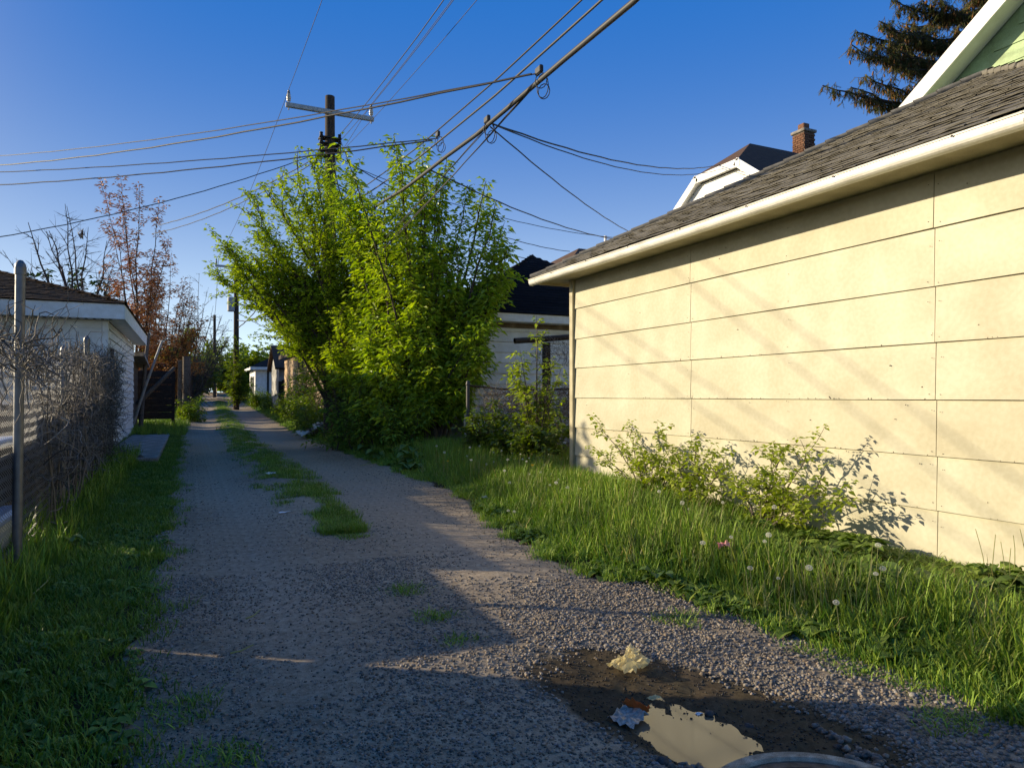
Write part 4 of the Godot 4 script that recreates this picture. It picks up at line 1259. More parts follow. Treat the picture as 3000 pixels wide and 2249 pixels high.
func build_trees() -> void:
	var small := leaf_cluster(7, 0.085, 0.62, 0.09, 0.15)
	var ash := leaf_cluster(8, 0.125, 0.42, 0.12, 0.3)
	var maple := leaf_cluster(6, 0.05, 0.85, 0.05, 0.1)
	var buds := leaf_cluster(6, 0.1, 0.35, 0.08, 0.0)
	var big := leaf_cluster(9, 0.3, 0.7, 0.3, 0.1)
	var lt := [Vector3(0.43, 5.10, -17.61), Vector3(0.41, 4.38, -18.65), Vector3(0.75, 5.01, -17.90), Vector3(1.24, 5.97, -18.43), Vector3(1.19, 6.45, -18.52), Vector3(1.41, 6.11, -16.57), Vector3(1.77, 6.17, -16.23), Vector3(1.94, 6.40, -18.87), Vector3(2.24, 6.83, -16.81), Vector3(2.47, 7.02, -16.61), Vector3(3.11, 7.52, -18.83), Vector3(2.74, 6.20, -17.28), Vector3(0.98, 4.4, -19.36), Vector3(1.5, 3.9, -18.07), Vector3(2.3, 3.3, -17.6), Vector3(3.46, 5.65, -17.51), Vector3(1.64, 4.86, -19.14), Vector3(1.96, 3.97, -17.87), Vector3(3.00, 4.31, -18.10), Vector3(2.43, 5.44, -18.11)]
	tree("young_maple", "loose yellow green leafy tree leaning over the alley", "tree", [Vector3(4.2, 0.0, -17.6), Vector3(4.0, 0.0, -18.2)], lt + [Vector3(1.53, 3.94, -17.82), Vector3(1.97, 3.18, -17.89), Vector3(2.45, 2.68, -17.80), Vector3(2.97, 3.11, -17.87), Vector3(2.17, 3.75, -17.78), Vector3(1.47, 4.73, -18.49), Vector3(2.85, 2.40, -15.93), Vector3(1.74, 4.99, -17.35), Vector3(2.43, 4.39, -18.10), Vector3(2.76, 3.72, -17.31), Vector3(2.00, 4.49, -18.21), Vector3(3.15, 5.95, -16.4), Vector3(3.52, 5.22, -15.71), Vector3(3.27, 4.42, -16.60), Vector3(3.51, 3.68, -16.0), Vector3(3.12, 3.2, -17.2), Vector3(3.36, 6.56, -16.17), Vector3(3.71, 5.83, -15.38), Vector3(3.07, 4.96, -17.0)], {"r": 0.05, "bark": M.bark, "leaf": small, "leaf_m": M.leaf, "cols": [Color(0.28, 0.38, 0.03), Color(0.54, 0.62, 0.06)], "twigs": 20, "len": 1.3, "step": 0.09, "extra": 38, "from": 0.42, "spread": 0.35, "up": 0.3, "along": 0.8, "pull": 0.1, "lift": 0.26})
	var rt := [Vector3(2.69, 6.37, -13.85), Vector3(2.88, 6.75, -15.90), Vector3(3.21, 6.03, -15.24), Vector3(3.82, 6.74, -14.05), Vector3(3.75, 6.04, -13.26), Vector3(4.87, 7.28, -15.30), Vector3(4.45, 6.42, -14.30), Vector3(5.03, 6.30, -14.79), Vector3(5.37, 6.76, -15.12), Vector3(5.64, 6.03, -14.49), Vector3(6.24, 6.31, -14.85), Vector3(5.85, 5.37, -13.42), Vector3(6.50, 5.26, -14.38), Vector3(6.24, 4.57, -13.41), Vector3(6.81, 4.17, -14.67), Vector3(6.36, 3.92, -14.71), Vector3(5.41, 2.83, -12.76), Vector3(5.33, 2.19, -12.92), Vector3(4.04, 3.05, -13.76), Vector3(4.55, 2.01, -15.85), Vector3(4.45, 1.35, -14.28), Vector3(3.24, 4.93, -15.36), Vector3(3.65, 5.49, -14.15), Vector3(3.54, 4.25, -14.87), Vector3(4.79, 4.58, -13.90), Vector3(5.11, 3.78, -13.66), Vector3(4.80, 2.87, -14.55), Vector3(3.79, 2.47, -15.02), Vector3(3.42, 3.18, -16.17), Vector3(5.17, 1.97, -14.69), Vector3(2.85, 2.33, -16.52), Vector3(5.81, 3.06, -14.91)]
	tree("box_elder", "dense bright green many stemmed tree in front of the white garage", "tree", [Vector3(4.6, 0.0, -15.3), Vector3(4.75, 0.0, -14.4), Vector3(4.3, 0.0, -15.6)], rt, {"r": 0.06, "bark": M.bark, "leaf": ash, "leaf_m": M.leaf, "cols": [Color(0.22, 0.34, 0.025), Color(0.56, 0.64, 0.06)], "twigs": 20, "len": 0.85, "step": 0.095, "extra": 58, "scale": 1.3, "from": 0.22, "spread": 0.3, "droop": 0.1})
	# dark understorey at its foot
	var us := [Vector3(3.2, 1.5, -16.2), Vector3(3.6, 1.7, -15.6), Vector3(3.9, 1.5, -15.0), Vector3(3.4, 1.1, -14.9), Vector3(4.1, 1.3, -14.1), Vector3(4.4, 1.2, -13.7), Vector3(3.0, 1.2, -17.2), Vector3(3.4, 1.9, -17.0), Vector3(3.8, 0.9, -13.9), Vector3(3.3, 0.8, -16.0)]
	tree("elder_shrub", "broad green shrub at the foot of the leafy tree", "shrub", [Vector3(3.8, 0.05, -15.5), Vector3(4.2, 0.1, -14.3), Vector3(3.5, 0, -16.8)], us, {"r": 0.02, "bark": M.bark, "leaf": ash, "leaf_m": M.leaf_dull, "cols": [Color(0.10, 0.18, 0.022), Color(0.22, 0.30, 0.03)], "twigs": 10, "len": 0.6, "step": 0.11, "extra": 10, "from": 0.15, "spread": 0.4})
	# saplings in front of the pale garage
	var bark: StandardMaterial3D = M.bark_grey
	var lc := [Color(0.30, 0.38, 0.04), Color(0.52, 0.58, 0.08)]
	var o := {"r": 0.011, "bark": bark, "leaf": maple, "leaf_m": M.leaf, "cols": lc, "twigs": 7, "len": 0.36, "step": 0.052, "extra": 1, "from": 0.2, "spread": 0.05, "wob": 0.1, "tip_r": 0.0015, "loose": 0.1, "up": 0.2}
	tree("maple_sapling", "small leafy maple sapling against the pale wall, far one by the corner", "sapling", [Vector3(4.6, 0.1, -6.25)], [Vector3(4.5, 1.07, -7.35), Vector3(4.6, 0.98, -6.74), Vector3(4.55, 1.02, -6.09), Vector3(4.5, 0.70, -7.40), Vector3(4.45, 0.54, -7.14), Vector3(4.6, 0.69, -5.89), Vector3(4.5, 0.77, -6.30), Vector3(4.55, 0.8, -6.9)], o)
	tree("maple_sapling", "low bushy maple sapling against the pale wall, middle one", "sapling", [Vector3(4.6, 0.1, -5.6)], [Vector3(4.62, 0.93, -5.53), Vector3(4.6, 0.83, -5.29), Vector3(4.5, 0.62, -5.1), Vector3(4.5, 0.69, -4.89), Vector3(4.55, 0.65, -5.75), Vector3(4.45, 0.5, -5.4)], o)
	tree("maple_sapling", "spreading maple sapling against the pale wall, casting a sharp leafy shadow", "sapling", [Vector3(4.6, 0.1, -4.65)], [Vector3(4.62, 0.90, -4.55), Vector3(4.6, 1.07, -3.96), Vector3(4.6, 0.89, -4.34), Vector3(4.55, 0.50, -3.65), Vector3(4.6, 0.63, -3.75), Vector3(4.5, 0.44, -3.97), Vector3(4.5, 0.55, -4.9), Vector3(4.55, 0.7, -4.2)], o)
	o = {"r": 0.026, "bark": M.bark_grey, "leaf": small, "leaf_m": M.leaf, "cols": lc, "twigs": 7, "len": 0.5, "step": 0.1, "extra": 2, "from": 0.35, "spread": 0.02, "wob": 0.06, "tip_r": 0.002, "loose": 0.15, "droop": 0.3}
	tree("pale_sapling", "slim pale barked sapling before the rusty yard fence", "sapling", [Vector3(5.44, 0.05, -10.72)], [Vector3(5.44, 2.70, -10.68), Vector3(5.05, 1.82, -10.88), Vector3(5.09, 2.06, -10.86), Vector3(5.24, 1.50, -10.80), Vector3(5.85, 1.82, -10.51), Vector3(5.61, 1.97, -10.39)], o)
	o = {"r": 0.014, "bark": M.bark, "leaf": small, "leaf_m": M.leaf, "cols": [Color(0.09, 0.15, 0.02), Color(0.2, 0.25, 0.04)], "twigs": 9, "len": 0.45, "step": 0.09, "extra": 10, "from": 0.15, "spread": 0.25, "wob": 0.15, "tip_r": 0.002, "loose": 0.25}
	tree("bramble_bush", "low green bush between the sapling and the pale garage corner", "bush", [Vector3(5.3, 0.1, -10.4), Vector3(5.0, 0.1, -9.7)], [Vector3(4.9, 0.95, -10.6), Vector3(5.3, 1.1, -10.9), Vector3(5.7, 1.0, -10.2), Vector3(4.7, 0.8, -9.6), Vector3(5.1, 0.9, -9.2), Vector3(5.5, 0.85, -9.4), Vector3(4.5, 0.6, -10.2), Vector3(4.75, 0.5, -9.0), Vector3(5.9, 1.1, -10.9)], o)
	tree("bramble_bush", "leafy bush with bright tips against the dead creeper", "bush", [Vector3(4.9, 0.1, -11.5)], [Vector3(4.75, 1.1, -11.6), Vector3(5.1, 1.25, -11.8), Vector3(5.3, 0.95, -11.3), Vector3(4.55, 0.8, -11.3), Vector3(5.0, 0.8, -11.0)], o)
	# left side, beyond the vinyl garage
	tree("bare_tree", "bare spreading tree against the sky above the brown roof", "tree", [Vector3(-5.4, 0.5, -42.2)], [Vector3(-8.83, 8.86, -43.67), Vector3(-7.64, 10.30, -43.09), Vector3(-5.91, 11.26, -42.27), Vector3(-5.68, 10.90, -41.17), Vector3(-4.81, 10.06, -41.78), Vector3(-3.93, 9.34, -41.39), Vector3(-3.60, 8.14, -41.25), Vector3(-6.77, 9.82, -42.70), Vector3(-3.59, 6.94, -41.27), Vector3(-9.3, 7.3, -43)], {"r": 0.14, "bark": M.bark_dark, "leaf": buds, "leaf_m": M.leaf_dull, "cols": [Color(0.1, 0.1, 0.03), Color(0.1, 0.1, 0.03)], "twigs": 14, "len": 2.4, "step": 9.0, "fine": 5, "from": 0.4, "spread": 0.1, "lift": 0.2, "wob": 0.9, "along": 0.3, "up": 0.2, "skip": 1.0, "extra": 5, "tip_r": 0.006})
	tree("leafy_tree", "small green leafed tree showing through the bare tree", "tree", [Vector3(-6.4, 0.5, -46.5)], [Vector3(-8.3, 8.2, -46), Vector3(-7.3, 8.5, -46.5), Vector3(-5.8, 8.6, -46), Vector3(-4.8, 8.3, -46.4), Vector3(-4.2, 7.6, -46), Vector3(-6.4, 7.3, -46), Vector3(-5.0, 6.8, -46), Vector3(-8.0, 6.8, -46)], {"r": 0.1, "bark": M.bark_dark, "leaf": big, "leaf_m": M.leaf_dull, "cols": [Color(0.05, 0.10, 0.02), Color(0.13, 0.18, 0.03)], "twigs": 9, "len": 1.4, "step": 0.4, "from": 0.5, "extra": 5})
	var rc := [Color(0.52, 0.22, 0.10), Color(0.70, 0.36, 0.18)]
	tree("red_budding_tree", "tall slender tree with rust red young leaves beside the brown roof", "tree", [Vector3(-2.03, 0.2, -35.1)], [Vector3(-3.69, 11.01, -35.73), Vector3(-2.85, 11.12, -35.33), Vector3(-2.09, 10.81, -34.99), Vector3(-1.25, 10.08, -34.61), Vector3(-0.86, 8.43, -34.46), Vector3(-3.30, 9.05, -35.58), Vector3(-3.03, 10.29, -35.43), Vector3(-1.51, 7.81, -34.77), Vector3(-1.22, 6.16, -34.67), Vector3(-2.9, 6.3, -35.33)], {"r": 0.06, "bark": M.bark, "leaf": buds, "leaf_m": M.leaf_dull, "cols": rc, "twigs": 14, "len": 1.5, "step": 0.16, "from": 0.35, "lift": 0.22, "wob": 0.6, "up": 0.25, "along": 0.4, "bare": 0.2, "extra": 3, "scale": 1.9, "fine": 3})
	tree("red_budding_tree", "shorter twiggy tree with rust orange buds in front of the grey twigs", "tree", [Vector3(-1.5, 0.3, -37.1), Vector3(-1.2, 0.3, -36.8)], [Vector3(-1.60, 7.46, -37.03), Vector3(-0.81, 8.12, -36.65), Vector3(-0.20, 6.91, -36.39), Vector3(-2.39, 6.03, -37.42), Vector3(0.20, 6.03, -36.22), Vector3(-1.20, 6.91, -36.85), Vector3(0.61, 4.93, -36.05), Vector3(-0.18, 4.27, -36.43), Vector3(-2.18, 4.71, -37.35)], {"r": 0.07, "bark": M.bark, "leaf": buds, "leaf_m": M.leaf_dull, "cols": [Color(0.38, 0.17, 0.05), Color(0.55, 0.26, 0.09)], "twigs": 14, "len": 1.6, "step": 0.16, "from": 0.25, "bare": 0.35, "extra": 14, "scale": 1.6, "fine": 3, "lift": 0.05, "up": 0.1, "along": 0.3})
	tree("grey_twig_tree", "leafless grey twiggy tree spreading over the verge towards the second pole", "tree", [Vector3(-0.6, 0.5, -46.4), Vector3(-0.1, 0.5, -45.5)], [Vector3(0.50, 8.72, -45.95), Vector3(1.02, 7.88, -45.73), Vector3(1.79, 6.20, -45.40), Vector3(-0.00, 8.44, -46.19), Vector3(-0.50, 7.32, -46.45), Vector3(2.31, 5.08, -45.18), Vector3(2.17, 5.92, -45.23), Vector3(1.28, 6.76, -45.63), Vector3(2.06, 4.52, -45.31), Vector3(-0.74, 5.64, -46.59), Vector3(-1.6, 6.2, -45.5)], {"r": 0.06, "bark": M.bark_grey, "leaf": buds, "leaf_m": M.leaf_dull, "cols": [Color(0.2, 0.16, 0.08), Color(0.26, 0.2, 0.08)], "twigs": 16, "len": 1.7, "step": 0.5, "from": 0.15, "extra": 22, "fine": 4, "skip": 0.5, "tip_r": 0.005, "lift": 0.0, "up": 0.2, "along": 0.3})
	# far greenery closing the alley and behind the far garages
	var far := [[Vector3(0.2, 1.2, -74), 5.0, 2.4], [Vector3(-1.5, 1.0, -68), 4.2, 2.4], [Vector3(1.0, 1.5, -108), 8.0, 4.2], [Vector3(-2.5, 1.5, -92), 8.5, 4.0], [Vector3(5.2, 1.4, -112), 8.5, 4.2], [Vector3(5.4, 1.0, -74), 5.3, 2.0], [Vector3(12, 1.5, -95), 7.0, 4.0], [Vector3(8.0, 1.4, -100), 6.5, 3.4]]
	var fl := ["bright low green tree on the left at the alley's end", "shaded green tree under the grey twigs", "green tree at the very end of the alley", "dark green tree behind the far left garage", "green tree behind the pale plank fence", "green tree behind the second pole", "pale green tree crown above the small white garage", "round green tree between the far roofs"]
	for k in far.size():
		var b: Vector3 = far[k][0]
		var tp := []
		for q in 11:
			var an := TAU * q / 11.0
			tp.append(b + Vector3(cos(an) * far[k][2] * rf(0.6, 1), far[k][1] * rf(0.45, 1.0), sin(an) * far[k][2] * rf(0.6, 1)))
		tree("far_tree", fl[k], "tree", [b], tp, {"r": 0.12, "bark": M.bark_dark, "leaf": big, "leaf_m": M.leaf, "cols": [Color(0.12, 0.19, 0.02), Color(0.32, 0.38, 0.05)], "twigs": 11, "len": 1.9, "step": 0.36, "from": 0.15, "extra": 14, "scale": 1.4, "group": "trees at the far end"})
	# ivy round the foot of the second pole, bright weeds at the post on the left
	tree("pole_ivy", "green ivy climbing the foot of the second pole", "ivy", [Vector3(2.75, 0.6, -46.8)], [Vector3(2.7, 5.2, -46.9), Vector3(2.5, 4.6, -46.7), Vector3(2.9, 4.2, -46.8), Vector3(2.3, 3.3, -46.6), Vector3(3.2, 3.1, -46.6), Vector3(2.2, 2.2, -46.5), Vector3(3.5, 2.0, -46.5), Vector3(3.3, 1.4, -46)], {"r": 0.02, "bark": M.bark, "leaf": small, "leaf_m": M.leaf, "cols": [Color(0.10, 0.16, 0.02), Color(0.24, 0.28, 0.04)], "twigs": 9, "len": 0.7, "step": 0.18, "from": 0.1, "extra": 8, "scale": 1.9})
	tree("post_weeds", "bright green sunlit weeds at the foot of the wooden post", "weeds", [Vector3(0.0, 0.2, -33.3), Vector3(-0.2, 0.2, -32.8)], [Vector3(-0.3, 1.1, -33), Vector3(0.1, 1.2, -33.2), Vector3(0.45, 1.0, -33.4), Vector3(0.6, 0.7, -33), Vector3(-0.1, 0.9, -32.5), Vector3(0.3, 0.8, -32.4)], {"r": 0.012, "bark": M.bark, "leaf": ash, "leaf_m": M.leaf, "cols": [Color(0.16, 0.25, 0.02), Color(0.26, 0.32, 0.04)], "twigs": 7, "len": 0.45, "step": 0.14, "from": 0.1, "extra": 8, "scale": 1.3})
	for e in [[Vector3(4.0, 0.4, -31.5), "leafy weeds at the foot of the tan garage", 1.1], [Vector3(3.9, 0.2, -26.5), "low green bush before the weathered board fence", 1.3], [Vector3(3.7, 0.1, -22.5), "shaded green bush beside the rag heap", 1.2], [Vector3(4.0, 0.6, -48.0), "dark bush at the foot of the small white garage", 1.3], [Vector3(4.3, 0.5, -42.8), "weeds before the dirty white garage", 1.0]]:
		var b: Vector3 = e[0]
		var tp := []
		for q in 8: tp.append(b + Vector3(rf(-0.7, 0.7), rf(0.4, 1.0) * e[2], rf(-1.6, 1.6)))
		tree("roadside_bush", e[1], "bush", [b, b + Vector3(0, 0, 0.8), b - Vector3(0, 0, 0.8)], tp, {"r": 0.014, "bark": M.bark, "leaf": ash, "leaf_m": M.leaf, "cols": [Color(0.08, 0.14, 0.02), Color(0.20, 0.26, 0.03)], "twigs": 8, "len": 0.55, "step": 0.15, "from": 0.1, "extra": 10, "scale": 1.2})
	# ivy on the weathered fence
	tree("fence_ivy", "sparse ivy and dry stems over the weathered board fence", "ivy", [Vector3(4.3, 0.2, -31), Vector3(4.3, 0.2, -28), Vector3(4.3, 0.2, -25)], [Vector3(4.3, 2.3, -31.5), Vector3(4.25, 2.5, -30), Vector3(4.25, 2.2, -28.5), Vector3(4.25, 2.6, -27), Vector3(4.2, 2.4, -25.5), Vector3(4.2, 2.8, -24)], {"r": 0.02, "bark": M.bark, "leaf": small, "leaf_m": M.leaf_dull, "cols": [Color(0.09, 0.13, 0.02), Color(0.16, 0.18, 0.04)], "twigs": 12, "len": 0.7, "step": 0.2, "from": 0.05, "extra": 10, "scale": 1.4})
	build_spruce()
	# debris caught in the bare tree
	var mb := MB.new()
	for k in 9: mb.tri(rv() * 0.22, rv() * 0.25, rv() * 0.22 + Vector3(0, -0.2, 0))
	whole("caught_bag", mb.mesh(), M.rag, Vector3(-5.15, 9.75, -41.75), "torn pale bag caught in the bare tree's twigs", "bag")

func build_spruce() -> void:
	var t := thing("spruce_tree", Vector3(17.6, 0, -9.6), "drooping dark spruce with rusty cones behind the garage roof", "tree")
	var mb := MB.new()
	mb.tube(PackedVector3Array([Vector3(17.6, 0, -9.6), Vector3(17.55, 7, -9.6), Vector3(17.6, 15, -9.6)]), 0.3, 0.08, 10)
	part(t, "trunk", mb.mesh(), M.bark_dark)
	var sprig := MB.new()
	for k in 34: # a shoot bristling with needles
		var f := k / 34.0
		var an := k * 2.4
		var p := Vector3(0, -0.02 - f * 0.16, 0)
		var d := Vector3(cos(an), -0.55, sin(an)).normalized()
		var s := d.cross(Vector3.UP).normalized() * 0.0035
		sprig.tri(p - s, p + s, p + d * 0.038)
	sprig.tube(PackedVector3Array([Vector3.ZERO, Vector3(0, -0.18, 0)]), 0.006, 0.003, 3, false)
	var cone := MB.new()
	cone.lathe(Vector3.ZERO, [Vector2(0, -0.1), Vector2(0.016, -0.08), Vector2(0.02, -0.04), Vector2(0.012, 0), Vector2(0, 0.01)], 6)
	var tips := [Vector3(12.39, 8.05, -10.65), Vector3(13.28, 9.36, -10.55), Vector3(12.76, 8.80, -10.25), Vector3(13.06, 8.04, -10.56), Vector3(13.74, 7.91, -10.58), Vector3(14.29, 10.19, -10.39), Vector3(13.43, 8.50, -9.83), Vector3(14.20, 9.35, -10.01), Vector3(14.38, 8.55, -9.72), Vector3(14.58, 7.98, -9.97), Vector3(15.12, 9.35, -9.58), Vector3(14.03, 7.65, -10.12), Vector3(15.48, 9.76, -9.40), Vector3(14.76, 10.08, -10.06), Vector3(14.6, 10.6, -9.6), Vector3(15.2, 10.8, -9.2), Vector3(16, 10, -8.6), Vector3(15.5, 11.4, -9.6), Vector3(16.4, 9.4, -8.4), Vector3(19.5, 8, -8), Vector3(20, 9, -11), Vector3(17, 11, -12)]
	for k in 12:
		var a: Vector3 = tips[rng.randi() % 14]
		tips.append(a.lerp(tips[rng.randi() % 14], rf(0.2, 0.6)) + rv() * 0.25)
	var br := MB.new()
	var cp := Copies.new()
	var cones := Copies.new()
	for p in tips:
		var root := Vector3(17.58, p.y + 0.35 + rf(-0.2, 0.3), -9.6)
		var m: Vector3 = root.lerp(p, 0.6) + Vector3(0, -0.75, 0)
		var pts := PackedVector3Array()
		for k in 15:
			var f := k / 14.0
			pts.append(root.lerp(m, f).lerp(m.lerp(p, f), f) + rv() * 0.05)
		br.tube(pts, 0.05, 0.012, 5, false)
		for k in 84:
			var f := lerpf(0.15, 1.0, k / 83.0)
			var i0 := int(f * 13.99)
			var at := pts[i0].lerp(pts[mini(i0 + 1, 14)], f * 14 - i0)
			var sl := rf(0.1, 0.5) * (1.3 - f * 0.75)
			var sd := Vector3(rf(-0.9, 0.5), rf(-1.0, 0.25), rf(-1, 1)).normalized()
			var sp := curve_pts(at, at + sd * sl, 3, -0.2, 0.04)
			br.tube(sp, 0.008, 0.004, 3, false)
			var n := 2 + int(sl / 0.055)
			for j in n:
				var w := (j + 0.5) / n
				var q := sp[int(w * 2.99)].lerp(sp[int(w * 2.99) + 1], fmod(w * 2.99, 1.0))
				var bs := Basis(Vector3.UP, rf(0, TAU)) * Basis(Vector3.RIGHT, rf(-1.1, 1.1))
				var col := Color(0.06, 0.085, 0.03).lerp(Color(0.19, 0.17, 0.055), rng.randf())
				cp.add(bs.scaled(Vector3.ONE * rf(0.7, 1.15)), q, col)
				if rng.randf() < 0.16: cones.add(Basis(Vector3.RIGHT, rf(-0.4, 0.4)).scaled(Vector3.ONE * rf(0.7, 1.1)), q + Vector3(0, -0.06, 0), Color(0.2, 0.1, 0.035))
	part(t, "branches", br.mesh(), M.bark_dark)
	crowd(t, "crown", sprig.mesh(), M.needle, cp)
	crowd(t, "cones", cone.mesh(), M.needle, cones)

# ---------------------------------------------------------------- grass, weeds, stones
func tuft(n: int, h: float, wide: float, radius: float, lean: float) -> ArrayMesh:
	var mb := MB.new()
	for k in n:
		var an := rf(0, TAU)
		var rr := radius * sqrt(rng.randf())
		var p := Vector3(cos(an) * rr, -0.01, sin(an) * rr)
		var la := rf(0, TAU)
		var ld := Vector3(cos(la), 0, sin(la))
		var hh := h * rf(0.45, 1.1)
		var bendy := lean * rf(0.3, 1.2) * hh
		var side := Vector3(-ld.z, 0, ld.x).rotated(Vector3.UP, rf(-0.8, 0.8)) * wide * rf(0.6, 1.2)
		var q := rf(0.7, 1.25)
		mb.tint = Color(q * rf(0.85, 1.25), q, q * 0.9)
		var m1 := p + Vector3(0, hh * 0.45, 0) + ld * bendy * 0.22
		var m2 := p + Vector3(0, hh * 0.8, 0) + ld * bendy * 0.6
		var tp := p + Vector3(0, hh * rf(0.85, 1.0), 0) + ld * bendy
		mb.quad(p - side * 0.5, p + side * 0.5, m1 + side * 0.5, m1 - side * 0.5)
		mb.quad(m1 - side * 0.5, m1 + side * 0.5, m2 + side * 0.32, m2 - side * 0.32)
		mb.tri(m2 - side * 0.32, m2 + side * 0.32, tp)
	return mb.mesh(true)

func rosette(n: int, len: float, wide: float, rise: float) -> ArrayMesh: # broad leaved weed
	var mb := MB.new()
	for k in n:
		var an := TAU * k / n + rf(-0.3, 0.3)
		var d := Vector3(cos(an), 0, sin(an))
		var side := Vector3(-d.z, 0, d.x)
		var l := len * rf(0.65, 1.15)
		var up := rise * rf(0.5, 1.3)
		var q := rf(0.75, 1.2)
		mb.tint = Color(q, q, q)
		var w := wide * l
		var c0 := Vector3.ZERO
		var prev_l := c0; var prev_c := c0; var prev_r := c0
		for s in range(1, 6):
			var f := s / 5.0
			var y := l * (up * f * 1.3 - (up + 0.25) * f * f * 0.75)
			var c := d * l * f * 0.85 + Vector3(0, y, 0)
			var hw: float = w * [0.0, 0.18, 0.85, 1.0, 0.62, 0.0][s] * 0.5
			var ripple := rf(-0.02, 0.02) * l * 2.0
			var lft := c + side * hw + Vector3(0, hw * 0.35 + ripple, 0)
			var rgt := c - side * hw + Vector3(0, hw * 0.35 - ripple, 0)
			mb.quad(prev_l, prev_c, c, lft)
			mb.quad(prev_c, prev_r, rgt, c)
			prev_l = lft; prev_c = c; prev_r = rgt
	return mb.mesh(true)

func grass_at(cp: Copies, x: float, z: float, s: float, col: Color) -> void:
	var bs := Basis(Vector3.UP, rf(0, TAU)).scaled(Vector3(rf(0.8, 1.2), s, rf(0.8, 1.2)))
	cp.add(bs, Vector3(x, gh(x, z) - 0.012, z), col)

